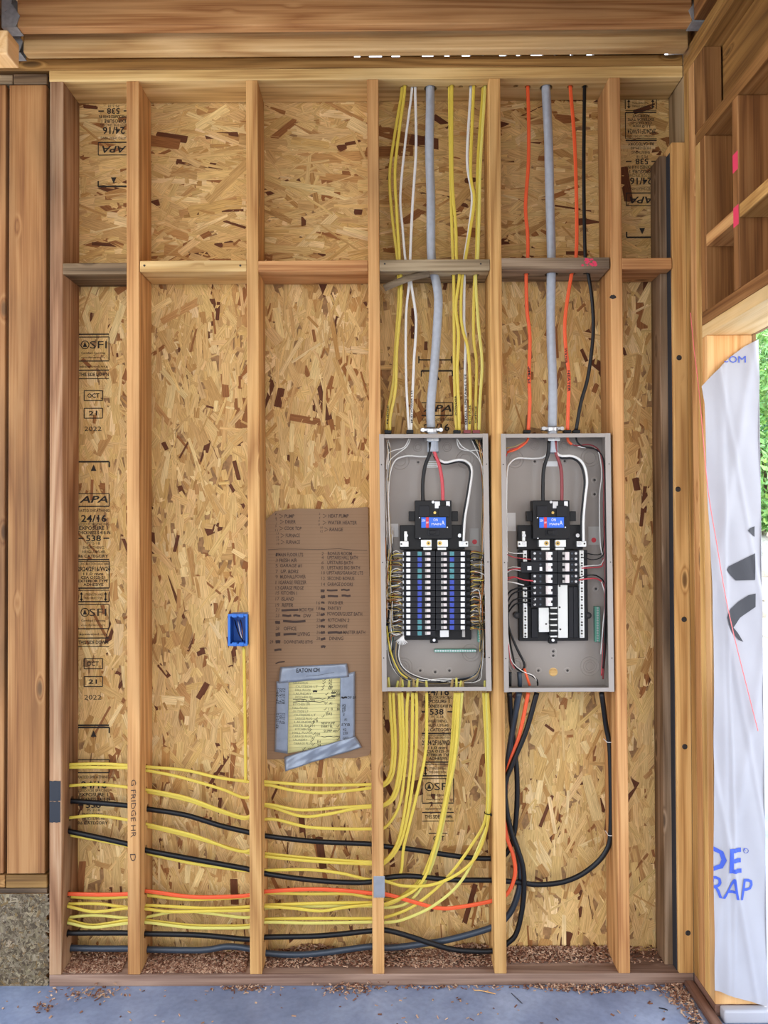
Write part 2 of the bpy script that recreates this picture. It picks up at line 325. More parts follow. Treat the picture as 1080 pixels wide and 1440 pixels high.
# ------------------------------------------------------------------ OSB strands
PAL = [((218, 184, 124), 32), ((212, 177, 116), 30), ((202, 164, 104), 18), ((230, 202, 146), 10), ((186, 143, 86), 7), ((150, 100, 56), 3.6), ((100, 58, 34), 3)]
GREYPAL = [((128, 118, 98), 30), ((108, 97, 78), 30), ((150, 138, 114), 12), ((84, 73, 57), 24), ((122, 102, 70), 12)]
def strands(name, x0, x1, z0, z1, Y, ang, n, parent, pal=PAL, lmin=.018, lmax=.085, depth=.0022, spread=.36, wmul=1.0):
    wts = np.array([p[1] for p in pal], float); wts /= wts.sum(); cols = np.array([lin(p[0])[:3] for p in pal])
    V = []; F = []; col = []; uv = []
    cx = np.random.uniform(x0, x1, n); cz = np.random.uniform(z0, z1, n); ci = np.random.choice(len(pal), n, p=wts)
    th = ang+np.random.normal(0, spread, n); wild = np.random.rand(n) < .10; th[wild] = np.random.uniform(0, math.pi, wild.sum())
    L = lmin+(lmax-lmin)*np.random.rand(n)**1.9; W = np.clip(np.random.gamma(2.6, .0046, n)*wmul, .0014, .026*wmul); W = np.minimum(W, L*.55)
    for i in range(n):
        l, w_ = L[i]/1.0, W[i]; f = i/n
        if f > .72: l *= .85; w_ *= R(.3, 1.0)
        j = [R(0, .5)*w_*random.random() for _ in range(4)]
        p = [(-l+j[0], -w_), (l-j[1], -w_*R(.7, 1)), (l-R(0, .12)*w_, R(-.5, .5)*w_), (l-j[2], w_), (-l+j[3], w_*R(.7, 1)), (-l, R(-.5, .5)*w_)]
        ca, sa = math.cos(th[i]), math.sin(th[i]); b = len(V); y = Y-depth*f; t1, t2 = R(-1, 1)*.012, R(-1, 1)*.02
        for u, v in p:
            V.append((min(max(cx[i]+u*ca-v*sa, x0-.02), x1+.02), min(y+u*t1*.25+v*t2, Y), min(max(cz[i]+u*sa+v*ca, z0), z1)))
            uv.append((u*14+i*7.3, v*420+i*3.1))
        F.append(tuple(range(b, b+6)))
        k = R(.9, 1.09); c = cols[ci[i]]*k; col.append((c[0], c[1]*R(.97, 1.03), c[2]*R(.93, 1.07), 1))
    o_ = wloc(parent); me = bpy.data.meshes.new(name); me.from_pydata([(a-o_.x, b-o_.y, c-o_.z) for a, b, c in V], [], F); me.materials.append(M['strand'])
    at_ = me.attributes.new('tone', 'FLOAT_COLOR', 'FACE'); at_.data.foreach_set('color', np.array(col, np.float32).ravel())
    ul = me.uv_layers.new(name='grain'); ul.data.foreach_set('uv', np.array(uv, np.float32).ravel())
    o = bpy.data.objects.new(name, me); C.objects.link(o); o.parent = parent; tag(o, kind='stuff'); return o
def chips(name, spots, parent=None, zfun=None, size=.0048):
    V = []; F = []; col = []; pal = [(206, 166, 136), (176, 132, 104), (142, 98, 76), (120, 80, 62), (214, 180, 150)]
    for (x, y, z) in spots:
        a, t, rl = R(0, 6.28), R(-.5, .5), R(-.6, .6); l = size*R(.5, 1.5); w_ = size*R(.25, .6); h = size*.16; b = len(V); c = lin(random.choice(pal)); k = R(.6, .95)
        Mx = Matrix.Rotation(a, 3, 'Z') @ Matrix.Rotation(t, 3, 'Y') @ Matrix.Rotation(rl, 3, 'X')
        for (u, v, w2) in ((-l, -w_, -h), (l, -w_, -h), (l, w_, -h), (-l, w_, -h), (-l*.9, -w_, h), (l*.8, -w_*.9, h), (l, w_*.9, h*1.6), (-l, w_, h)):
            q = Mx @ Vector((u, v, w2)); V.append((x+q.x, y+q.y, max(.0004 if z < .03 else .0384, z+q.z)))
        for f in ((3, 2, 1, 0), (4, 5, 6, 7), (0, 1, 5, 4), (1, 2, 6, 5), (2, 3, 7, 6), (3, 0, 4, 7)): F.append(tuple(b+i for i in f)); col.append((c[0]*k, c[1]*k, c[2]*k, 1))
    me = bpy.data.meshes.new(name); me.from_pydata(V, [], F); me.materials.append(M['chip'])
    at_ = me.attributes.new('tone', 'FLOAT_COLOR', 'FACE'); at_.data.foreach_set('color', np.array(col, np.float32).ravel())
    o = bpy.data.objects.new(name, me); C.objects.link(o); return o

# ================================================================== SETTING
D = .14; ZT = HS                     # stud depth, underside of the top plates
XR = at(976, 1385, 0).x; XO = XR+.14      # inner face of the right wall
XL = at(68, 700, 0).x
floor = MB().box((-3.2, -5.0, -.12), (XR+.17, .19, 0)).build('floor', M['concrete'], origin=(0, 0, 0)); tag(floor, kind='structure')
wall = empty('wall_back'); tag(wall, kind='structure')
STUD = {}
def stud(name, m, tl, tr, bl, br, ytop=114, zt=None, zb=.038, y0=0, y1=D, parent=None, lab=None):
    """left/right front edges in pixels at the top (y 114) and at the bottom (y 1370)"""
    zt = ZT if zt is None else zt
    def X(a, b, z, right=False):
        A, B = at(a, 114, y0), at(b, 1370, y0); t = (z-B.z)/(A.z-B.z); return B.x+(A.x-B.x)*t
    q = [(X(tl, bl, zb), y0, zb), (X(tr, br, zb), y0, zb), (X(tr, br, zb), y1, zb), (X(tl, bl, zb), y1, zb)]
    h = [(X(tl, bl, zt), y0, zt), (X(tr, br, zt), y0, zt), (X(tr, br, zt), y1, zt), (X(tl, bl, zt), y1, zt)]
    o = MB().hexa(q, h).build(name, m, parent or wall); STUD[id(o)] = (q, h)
    if lab: o['label'] = lab
    o['x_mid'] = 0; del o['x_mid']
    return o
S1 = stud('wall_stud', M['greyZ'], 70, 89, 69, 86, lab='dirty grey-brown end stud')
S2 = stud('wall_stud', M['firZ'], 177.5, 195, 179.5, 197)
S3 = stud('wall_stud', M['firZ'], 345.6, 362, 351.5, 368.5)
S4 = stud('wall_stud', M['firZ'], 516, 532, 524, 540.5)
S5 = stud('wall_stud', M['firZ'], 687.5, 703.7, 695.5, 712.6)
S6 = stud('wall_stud', M['firZ'], 856, 872.2, 870, 886.5)
S7 = stud('wall_stud', M['firZ'], 943.5, 963, 955, 976, zt=at(950, 200, 0).z, lab='orange-toned corner stud')
stud('dark_backing_stud', M['darkZ'], 926, 937.5, 935, 948, zt=at(950, 215, .03).z, y0=.05)
stud('felt_strip', M['felt'], 940.8, 942.8, 951.5, 954, zt=at(950, 215, .02).z, y0=.015, y1=.06, lab='black felt strip in the corner gap')
stud('corner_block', M['pale_z'], 963, 966, 975, 978, zb=at(950, 200, 0).z+.001, lab='short pale upper corner block')
X0, X1 = at(69, 1387).x, at(976, 1387).x
sill = MB().box((X0, 0, 0), (X1, D, .038), .0025).build('sill_plate', M['pt'], wall); sill['label'] = 'brown treated sill plate'
XT0 = at(69, 110).x
topl = MB().box((XT0, 0, ZT), (XR-.001, D, ZT+.038), .0025).build('top_plate', M['pale'], wall)
MB().box((XT0-.35, 0, ZT+.0385), (XR-.001, D, ZT+.076), .0025).build('top_plate', M['brownX'], wall)
BLK = {}
def block(x0, x1, ytop, m, lab=None, dz=0, parent=None):
    z1 = at((x0+x1)/2, ytop, 0).z
    o = MB().box((at(x0, ytop).x, 0, z1-.038), (at(x1, ytop).x, D, z1), .003).build('blocking', m, wall)
    if lab: o['label'] = lab
    return o, z1
B1, zb1 = block(88, 178.5, 369.5, M['char'], 'dark weathered blocking')
B2, _ = block(196.5, 346.8, 366, M['pale'], 'pale new blocking with a nail at each end')
B3, _ = block(363, 517.4, 366, M['firX'])
B4, zb4 = block(533.6, 689, 364.5, M['grey'], 'weathered grey split blocking')
B5, zb5 = block(705, 857.5, 362, M['grey'], 'weathered blocking with a pink paint mark')
B6, _ = block(874.5, 945, 362.5, M['firX'])
for px in (203, 338):
    p = at(px, 373.5, 0); MB().cyl((p.x, .001, p.z), (p.x, -.0015, p.z), .0035, 10).build('nail_head', M['nail'], B2)
for px in (541, 676):
    p = at(px, 371, 0); MB().cyl((p.x, .001, p.z), (p.x, -.0015, p.z), .003, 10).build('nail_head', M['nail'], B4)
pm = MB(); c = at(828, 369, 0)
for k in range(14):
    a = at(828+R(-9, 9), 369+R(-4.5, 4.5), 0); r = R(.003, .008)
    pm.poly([(a.x+r*R(.6, 1.3)*math.cos(t), a.z+r*.7*R(.6, 1.3)*math.sin(t)) for t in np.linspace(0, 5.6, 8)], -.0001-k*.00002, .0002)
pm.build('paint_mark', M['pink'], B5)['label'] = 'pink spray paint mark'
# split splinter hanging from B4
MB().tube(spline([at(604, 384, .01), at(575, 391, .02), at(540, 405, .03)]), .012, .004, n=6).build('splinter', M['grey'], B4)['label'] = 'long split splinter'
# OSB: two lower and two upper sheets
zs = zb1-.02
SEAM = at(532, 800, D).x
xa, xb = X0-.02, XO-.005
panels = []
for (x0, x1, z0, z1, ang, n) in ((xa, SEAM, .0, zs, math.pi/2, 5600), (SEAM, xb, .0, zs, math.pi/2, 5000), (xa, SEAM+.2, zs, ZT+.07, 0, 2100), (SEAM+.2, xb, zs, ZT+.07, 0, 1400)):
    p = MB().box((x0, D+.004, z0), (x1, D+.016, z1)).build('osb_panel', M['osb'], wall); panels.append(p)
    strands('strands', x0, x1, z0, z1, D+.0035, ang, n, p, lmax=.095 if ang else .125, wmul=1.0 if ang else 1.3, spread=.34)

# ---- rubber stamps on the OSB
SY = D+.0002
def stamp(px, y538, parent, flip=False, lo=-1e9, hi=1e9, W=46):
    """the mill stamp: offsets in pixels from the 538 line"""
    mb = MB(); k = (D+CD)/FPX; c = at(px, y538, SY); s = -1 if flip else 1
    T = [('APA', -54, 12, 40, 1, .25), ('RATED SHEATHING', -38, 5, 44, 0, 0), ('24/16', -27, 13, 36, 1, 0), ('SIZED FOR SPACING', -19, 5, 44, 0, 0), ('EXPOSURE 1', -13.5, 6.5, 40, 1, 0), ('THICKNESS 0.418 IN', -7, 6, 46, 1, 0),
         ('538', 1, 10.5, 21, 1, 0), ('PS 2-18', 8, 4.5, 18, 0, 0), ('SHEATHING', 14, 5, 30, 0, 0), ('HUD-UM-40', 20, 5, 32, 0, 0), ('R6 CATEGORY', 26, 5.5, 42, 1, 0),
         ('CONSTRUCTION SHEATHING', 37, 4.5, 44, 0, 0), ('2R24/2F16/W24', 44, 8.5, 46, 1, 0), ('11.0 mm', 51, 5, 28, 1, 0), ('CSA O325-21', 56, 5, 34, 1, 0), ('EXTERIOR TYPE', 61, 5, 42, 1, 0), ('ADHESIVE', 66, 5, 28, 1, 0),
         ('STRENGTH AXIS', 80, 4, 26, 0, 0), ('THIS DIRECTION', 85, 4, 26, 0, 0), ('SFI', 105, 13, 24, 0, 0), ('Certified Sourcing', 117, 5, 34, 0, 0), ('www.sfiprogram.org', 123, 3.5, 34, 0, 0), ('apawood.org', 136, 5, 40, 0, 0), ('THIS SIDE DOWN', 147, 6.5, 42, 1, 0),
         ('OCT', 177, 8, 17, 1, 0), ('21', 202, 8, 12, 1, 0), ('2022', 224, 8, 24, 0, 0)]
    def zz(dy): return c.z-s*dy*k
    def ok(dy): return lo <= dy <= hi
    for t, dy, h, wd, bo, sh in T:
        if ok(dy): text_mb(mb, t, (c.x+s*(R(-1, 1)+(6 if t == 'SFI' else 0))*k, SY-R(0, .0001), zz(dy)), h*k*.8, wd*k*W/46, flip=flip, shear=sh, bold=bool(bo))
    def bar(x0, x1, dy, th=1.2):
        if ok(dy): stroke(mb, [(c.x+s*x0*k, zz(dy)), (c.x+s*x1*k, zz(dy))], th*k, SY)
    def vbar(x, d0, d1, th=1.2):
        if ok(d0) and ok(d1): stroke(mb, [(c.x+s*x*k, zz(d0)), (c.x+s*x*k, zz(d1))], th*k, SY)
    for dy, th in ((-62, 1.2), (-44, 1.6), (31, 1.8), (33.5, 1), (71, 1.8), (74, 1), (90, 1.8), (128, 1.5), (141, 1.5), (153, 1), (-107, 2.4), (263, 2.4)): bar(-22, 22, dy, th)
    bar(-22, -14, 1, 1.8); bar(14, 22, 1, 1.8)
    vbar(22, -62, -44); vbar(22, 33.5, 71); vbar(-22, 76, 90); vbar(22, 76, 90); vbar(22, 94, 127); vbar(-22, 94, 127); bar(-22, 22, 94, 1.2); vbar(22, -107, -99, 2); vbar(-22, -107, -99, 1.5)
    for d0, w_ in ((177, 13), (202, 13)):
        bar(-w_, w_, d0-7); bar(-w_, w_, d0+7); vbar(-w_, d0-7, d0+7); vbar(w_, d0-7, d0+7)
    for sx_ in (-17, 17):                                   # double headed arrows
        if ok(83):
            vbar(sx_, 78, 88, 1.5)
            for a, b in ((76.5, 80), (89.5, 86)): mb.add([(c.x+sx_*k-2.5*k, SY, zz(b)), (c.x+sx_*k+2.5*k, SY, zz(b)), (c.x+sx_*k, SY, zz(a))], [(0, 1, 2)])
    if ok(-98): mb.add([(c.x-4*k, SY, zz(-94)), (c.x+4*k, SY, zz(-94)), (c.x, SY, zz(-103))], [(0, 1, 2)])
    if ok(105):                                             # tree-in-ring mark
        cc = (c.x-s*12*k, 0, zz(105)); mb.ringz(cc, 5*k, 6.2*k, SY, 16); mb.add([(cc[0]-3*k, SY, cc[2]-s*3*k), (cc[0]+3*k, SY, cc[2]-s*3*k), (cc[0], SY, cc[2]+s*4.5*k)], [(0, 1, 2)])
    if mb.f: mb.build('mill_stamp', M['stamp'], parent)['label'] = 'black printed mill stamp'
stamp(131.5, 756, panels[0]); stamp(131.5, 381, panels[0], lo=90, hi=230); stamp(131.5, 1131, panels[0], lo=-110, hi=30)
stamp(615, 1000, panels[1], lo=-27, hi=180, W=42); stamp(615, 628, panels[1], lo=-120, hi=-20, W=46)
stamp(160, 157, panels[2], flip=True, lo=-210, hi=20, W=40); stamp(902, 228, panels[3], flip=True, lo=-110, hi=90, W=40)
# three nail-line marks beside the grey cable in the fourth bay
mb = MB(); a, b = at(589, 506, SY), at(635, 506, SY); stroke(mb, [(a.x, a.z), (b.x, b.z)], .004, SY)
for px in (589, 635): a, b = at(px, 501, SY), at(px, 511, SY); stroke(mb, [(a.x, a.z), (b.x, b.z)], .004, SY)
mb.build('printed_bracket', M['stamp'], panels[1])

# ------------------------------------------------------------------ left side: post, block, grey panel
left = empty('wall_left', (X0-.2, 0, 0)); tag(left, kind='structure')
def lbox(name, x0, x1, y0, y1, m, Y=0.0, dep=.14, bev=.003, lab=None, xt=None):
    a, b = at(x0, y1, Y), at(x1, y0, Y); o = MB().box((a.x, Y, a.z), (b.x, Y+dep, b.z), bev).build(name, m, left)
    if lab: o['label'] = lab
    return o
lbox('post', 9.5, 65.5, 119, 1229, M['post'], lab='wide post with weathered streaks')
lbox('post', -60, 8.5, 119, 1229, M['post'])
lbox('post_block', 19, 66, 103.5, 118, M['char'], lab='dark block on top of the post')
lbox('post_block', -60, 18, 105, 118, M['grey'])
lbox('plate', 8, 66, 1230.5, 1249, M['brownX']); lbox('plate', -60, 7, 1230.5, 1249, M['brownX']); lbox('plate', -60, 66, 1249.5, 1256, M['char'], bev=.001)
gp = lbox('base_panel', -60, 65, 1256.5, 1386, M['osb'], Y=.006, bev=.001, lab='grey weathered strand board at the base')
a, b = at(-60, 1386, .004), at(65, 1257, .004)
strands('strands', a.x, b.x, 0.0, b.z, .0055, .8, 7000, gp, GREYPAL, .004, .017, .0015, 1.4, .5)

# ------------------------------------------------------------------ ceiling
zc_ = 0
ceil = empty('ceiling', (0, -.1, ZT+.08)); tag(ceil, kind='structure')
zj = at(500, 34.5, -.135).z
j1 = MB().box((at(24, 20, -.135).x, -.135, zj), (XR-.021, -.097, zj+.235), .003).build('ceiling_joist', M['firX'], ceil)
zr = at(500, 70.5, -.06).z
MB().box((at(32, 60, -.06).x, -.06, zr), (XR-.003, -.022, zr+.20), .006).build('ceiling_joist', M['pale'], ceil)
MB().box((-1.6, .10, ZT+.10), (-.05, D, zr+.2)).build('rim_board', M['brownX'], ceil)
for k in range(17):
    x = -.02+k*.062+R(-.015, .015)
    MB().box((x, .09, ZT+.0765), (x+(R(.02, .055) if x < .74 else .064), .125, ZT+.32)).build('cripple_block', M['char'], ceil)
MB().box((-2.6, -5.2, zj+.236), (XR+.17, .2, zj+.256)).build('shading_deck', M['osb'], ceil)  # unseen deck added over the joists to shade the top of the wall
for k in range(1, 6):
    MB().box((at(24, 20, -.135).x, -.135-k*.5, zj), (XR, -.097-k*.5, zj+.235)).build('ceiling_joist', M['brownX'], ceil)
# beam on the left that carries the joists
lb = MB(); xb0 = at(3, 60, -.10).x
lb.box((xb0-.09, -3.1, zr-.005), (xb0, -.02, zj+.235), .003); lb.build('beam', M['brownY'], ceil)
MB().box((at(-40, 60, -.14).x, -.215, at(10, 80, -.2).z), (at(27, 60, -.14).x, -.138, at(10, 46, -.2).z), .004).build('beam_end', M['clearY'], ceil)
def hanger(name, xc, sgn, Y0, Y1, zbot, h, label):
    t = empty(name, (xc, (Y0+Y1)/2, zbot)); tag(t, label, 'joist hanger', None); th = .0025
    for y, nm in ((Y0-.004, 'side_flange'), (Y1+.002, 'side_flange')):
        m = MB(); pts = [(xc, zbot), (xc+sgn*.045, zbot), (xc+sgn*.058, zbot+.035), (xc+sgn*.030, zbot+.075), (xc+sgn*.036, zbot+.1), (xc+sgn*.022, zbot+.12), (xc+sgn*.03, zbot+.15), (xc+sgn*.018, zbot+h), (xc, zbot+h)]
        if sgn < 0: pts = pts[::-1]
        m.poly(pts, y+th, th); m.build(nm, M['galv'], t)
        if y < Y0:
            for dz in (.05, .09, .14):
                MB().cyl((xc+sgn*.014, y, zbot+dz), (xc+sgn*.014, y-.003, zbot+dz), .004, 10).build('nail_head', M['steel'], t)
    MB().box((xc, Y0-.004, zbot-.003), (xc+sgn*.05, Y1+.004, zbot-.0005)).build('seat', M['galv'], t)
    return t
hanger('joist_hanger', at(2, 30, -.14).x, 1, -.135, -.097, zj, .19, 'galvanised joist hanger at the top left corner on the front joist')
hanger('joist_hanger', at(8, 70, -.06).x, 1, -.06, -.022, zr, .12, 'small lower joist hanger at the left end of the rear joist')
hanger('joist_hanger', at(996, 30, -.135).x-.005, -1, -.135, -.097, zj, .19, 'shiny joist hanger at the top right corner')

# ------------------------------------------------------------------ right wall with the door opening
rw = empty('wall_right', (XR, -.1, 0)); tag(rw, kind='structure')
XO = XR+.14; YJ = -.168                                     # outer face of the framing; jamb plane
def rbox(name, y0, y1, z0, z1, m, x0=XR, x1=None, bev=.0025, lab=None):
    o = MB().box((x0, y0, z0), (x1 or XO, y1, z1), bev).build(name, m, rw)
    if lab: o['label'] = lab
    return o
zh = atx(993, 471, XR).z                                    # underside of the door head
zh = at(993, 471, YJ).z
zp1 = zh+.039; zp2 = zh+.078
zft = at(985, 190, YJ).z                                    # flat plate under the header
rbox('king_stud', -.042, -.002, .038, ZT, M['brownZ']); rbox('corner_post', .0, D, .038, zj+.23, M['darkZ'], x0=X1+.001); rbox('king_stud', -.088, -.044, .038, ZT, M['firZ'])
rbox('king_stud', -.127, -.0895, .038, zft, M['firZ']); rbox('jack_stud', YJ, -.1285, .038, zh-.0005, M['clear'], lab='clear pale trimmer stud of the opening')
rbox('cripple_stud', YJ, -.1285, zp2+.001, zft, M['brownZ'])
rbox('cripple_stud', YJ, -.09, zft+.039, ZT, M['brownZ'], x1=XR+.056)
rbox('head_plate', -1.2, -.1285, zh, zp1-.001, M['clearY'], lab='pale underside plate over the opening')
rbox('head_plate', -1.2, -.1285, zp1, zp2, M['brownY'])
rbox('flat_plate', -1.2, -.1, zft+.0005, zft+.0385, M['brownY'])
rbox('header', -1.2, YJ-.002, zft+.04, ZT-.001, M['header'], x0=XR+.058, lab='deep dark header board')
zmb = at(1000, 347, YJ).z
ycr = atx(1035, 300, XR).y
for y0 in (ycr, ycr-.4064):
    c_ = rbox('cripple_stud', y0-.019, y0+.019, zp2+.001, zft, M['brownZ'])
    if y0 == ycr:
        for (ya, yb) in ((214, 240), (290, 318)):
            q0, q1 = atx(1035, ya, XR), atx(1035, yb, XR)
            MB().box((XR-.0006, ycr-.0165, q1.z), (XR+.001, ycr+.0165, q0.z)).build('paint_mark', M['pink'], c_)['label'] = 'pink spray paint stripe'
rbox('blocking', ycr+.02, YJ-.001, zmb, zmb+.038, M['firY']); rbox('blocking', ycr-.387, ycr-.02, zmb, zmb+.038, M['firY'])
rbox('top_plate', -3.1, -.001, ZT, ZT+.038, M['brownY']); rbox('top_plate', -3.1, -.001, ZT+.0385, ZT+.076, M['brownY']); rbox('rim_joist', -3.1, -.001, ZT+.0765, zj+.235, M['brownY'], x0=XR+.02)
rbox('ledger', -3.1, -.14, ZT+.10, zj+.1, M['header'], x0=XR-.018, x1=XR+.0195)
rbox('sill_plate', YJ+.001, -.001, 0, .038, M['ptY'], lab='dirty treated plate under the door studs')
MB().box((XR+.012, YJ-.035, 0), (XO+.06, YJ-.0005, .039), .006).build('sill_strip', M['wrap'], rw)['label'] = 'white strip under the door jamb'  # plain white box in front of the plate, below the jamb
MB().box((XR-.034, -1.2, 0), (XR-.002, -.002, .018), .004).build('kick_strip', M['ptY'], rw)['label'] = 'dark strip on the slab along the right wall'
for y0, y1, z0, z1 in ((YJ, -.01, .0, 3.3), (-1.2, YJ-.002, zh, 3.3)): rbox('outer_sheathing', y0, y1, z0, z1, M['osb'], x0=XO+.0005, x1=XO+.012, bev=0)
rbox('light_stop_boarding', -3.1, -1.2, 0, ZT, M['osb'], bev=0)  # unseen wall beyond the door, narrowing the opening to cut light on the jamb
for i, (px, py) in enumerate(((955, 503), (953.5, 688), (962, 871), (963, 1050), (967.5, 1312))):
    p = at(px, py, 0); n_ = MB().cyl((p.x, .002, p.z), (p.x, -.002, p.z), .0055, 14); n_.ringz((p.x, 0, p.z), .0055, .009, -.0003, 16); n_.build('screw_head', M['nail'], S7)

p = at(862, 417.5, 0); mk = MB(); mk.poly([(p.x+.011*math.cos(a_)*R(.85, 1.1), p.z+.0075*math.sin(a_)*R(.8, 1.1)) for a_ in np.linspace(0, 5.9, 14)], .0004, .0012); mk.build('knot', M['nail'], S6)['label'] = 'dark knot'
# ================================================================== THINGS
exec_holes = {k: [] for k in ('S1', 'S2', 'S3', 'S4', 'S5', 'top', 'B4', 'B5')}
SOBJ = {'S1': S1, 'S2': S2, 'S3': S3, 'S4': S4, 'S5': S5}
def smid(o, z):
    q, h = STUD[id(o)]; t = (z-.038)/(ZT-.038); return ((q[0][0]+q[1][0])/2)*(1-t)+((h[0][0]+h[1][0])/2)*t
def note_holes(path, r):
    for nm, o in SOBJ.items():
        for a, b in zip(path[:-1], path[1:]):
            xm = smid(o, a.z)
            if (a.x-xm)*(b.x-xm) <= 0 and abs(b.x-a.x) > 1e-6 and abs(b.x-a.x) > abs(b.z-a.z)*.5: exec_holes[nm].append((Vector((xm, a.y, a.z+(b.z-a.z)*.5)), 'X', r*1.25+.003, .03)); break
        else:
            if nm == 'S1' and abs(path[0].x-smid(o, path[0].z)) < .012: exec_holes[nm].append((path[0].copy(), 'X', r*1.25+.003, .03))
    for nm, z in (('top', ZT+.019), ('B4', zb4-.019), ('B5', zb5-.019)):
        if nm == 'B4' and path[0].x > at(697, 380).x or nm == 'B5' and path[0].x < at(697, 380).x: continue
        for a, b in zip(path[:-1], path[1:]):
            if (a.z-z)*(b.z-z) <= 0 and abs(a.z-b.z) > 1e-6: exec_holes[nm].append((Vector((a.x, a.y, z)), 'Z', r*1.2+.003, .03)); break
NJ = [0]
def cable(label, pts, m='yellow', ra=.0052, rb=.0030, Y=.065, group=None, cat='cable', horizontal=False, name='cable', step=.012, writing=None):
    NJ[0] += 1; path = px_path(pts, Y, step)
    o = MB().tube(path, ra, rb, up=(0, -1, 0), n=12, flat=rb < .0037).build(name, M[m], smooth=True, origin=path[0])
    tag(o, label, cat, group); note_holes(path, max(ra, rb)); return o
xs1 = 79  # ends inside the end stud
H = 'cables run through the studs'
def hz(label, rows, m='yellow', ra=.0052, rb=.003, Y=.07, name='flat_cable', up_=None):
    return cable(label, rows, m, ra, rb, Y, H, name=name)
# --- horizontal runs, top to bottom ------------------------------------------------
hz('uppermost yellow flat cable crossing the three left bays and curving up to the left panel', [(78, 1075), (97, 1075), (140, 1074), (180, 1076), (203, 1078), (260, 1083), (305, 1093), (348, 1099), (369, 1099), (430, 1103.5), (480, 1104), (522, 1103), (540, 1101), (549, 1085), (552, 1050), (549, 1000, .055), (548, 974, .05)])
hz('second yellow flat cable from the top, sagging just under the uppermost one', [(78, 1079), (97, 1079), (140, 1079), (180, 1080), (203, 1083), (250, 1092), (310, 1109), (348, 1122, .075), (369, 1104), (410, 1111), (450, 1115), (490, 1112), (522, 1108), (540, 1105), (552, 1090), (556, 1050), (554, 1000, .055), (553, 974, .05)])
hz('third yellow flat cable from the top, just above the upper black cable', [(78, 1106), (97, 1105), (135, 1103), (180, 1107), (203, 1110), (260, 1121), (310, 1139), (348, 1149), (370, 1131), (423, 1139), (483, 1135), (522, 1133), (540, 1131), (555, 1112), (563, 1060), (562, 1000, .055), (561, 974, .05)])
hz('yellow flat cable sagging lowest between the second and third studs above the black one', [(205, 1113, .08), (262, 1125, .08), (312, 1142, .08), (348, 1151, .08), (370, 1133, .08), (423, 1147.5), (460, 1145), (500, 1137), (522, 1135), (541, 1133), (558, 1115), (567, 1060), (566, 1000, .055), (565, 974, .05)])
hz('upper black cable running across four bays to the fourth panel stud', [(78, 1123), (97, 1126), (135, 1129), (180, 1133), (203, 1137), (260, 1146), (310, 1161), (348, 1170), (370, 1175), (440, 1183), (522, 1187), (540, 1190), (583, 1195), (650, 1205), (695, 1207), (713, 1199), (724.5, 1162), (727, 1091), (719, 1014), (716.6, 974, .05)], 'black', .0088, .0066, .085, 'round_cable')
hz('yellow flat cable between the two upper black cables', [(78, 1151), (97, 1150), (135, 1147), (180, 1153), (203, 1158), (270, 1174), (348, 1197), (370, 1153), (433, 1163), (480, 1165.5), (522, 1165.5), (541, 1164), (562, 1130), (571, 1060), (572, 1000, .055), (574, 974, .05)])
hz('yellow flat cable rising through the second stud bay under the upper black cable', [(203, 1161, .085), (270, 1177, .085), (348, 1199, .085), (370, 1200, .08), (440, 1207, .08), (522, 1212), (541, 1210), (562, 1175), (577, 1080), (580, 1000, .055), (580, 974, .05)])
hz('yellow flat cable paired closely beneath its twin in the third bay', [(369, 1204), (440, 1211), (522, 1215), (542, 1213), (566, 1177), (583, 1080), (586, 1000, .055), (585, 974, .05)])
hz('lower black cable sloping down the left bays, looping up at right to the right panel', [(78, 1165), (97, 1169), (135, 1177), (180, 1187), (203, 1195), (260, 1206), (310, 1215), (348, 1222), (370, 1228), (433, 1237), (490, 1241), (522, 1240), (545, 1234), (577, 1232), (633, 1237), (695, 1238), (732, 1241), (756, 1244), (793, 1240), (825, 1225), (851, 1199), (859, 1165), (858, 1059), (852, 1020), (846, 974, .05)], 'black', .0088, .007, .065, 'round_cable')
hz('yellow flat cable hugging the underside of the lower black cable', [(78, 1170, .08), (97, 1174, .08), (135, 1181, .08), (180, 1190, .08), (203, 1199, .08), (260, 1212, .08), (310, 1220, .08), (348, 1224.5), (370, 1224), (433, 1223), (480, 1228), (522, 1237), (560, 1233), (568, 1190), (583, 1130), (598, 1060), (600, 1000, .055), (600, 974, .05)])
hz('orange flat cable running low through every bay into the right panel', [(78, 1257), (97, 1257), (140, 1258), (180, 1257), (204, 1253), (267, 1261), (320, 1261), (350, 1259), (371, 1254), (433, 1250.5), (480, 1252), (522, 1256), (545, 1258), (577, 1267), (617, 1277), (650, 1275), (695, 1266), (713, 1257), (724, 1231), (722, 1204), (711, 1165), (713, 1090), (730, 1035), (743, 974, .05)], 'orange', .0068, .0036, .06)
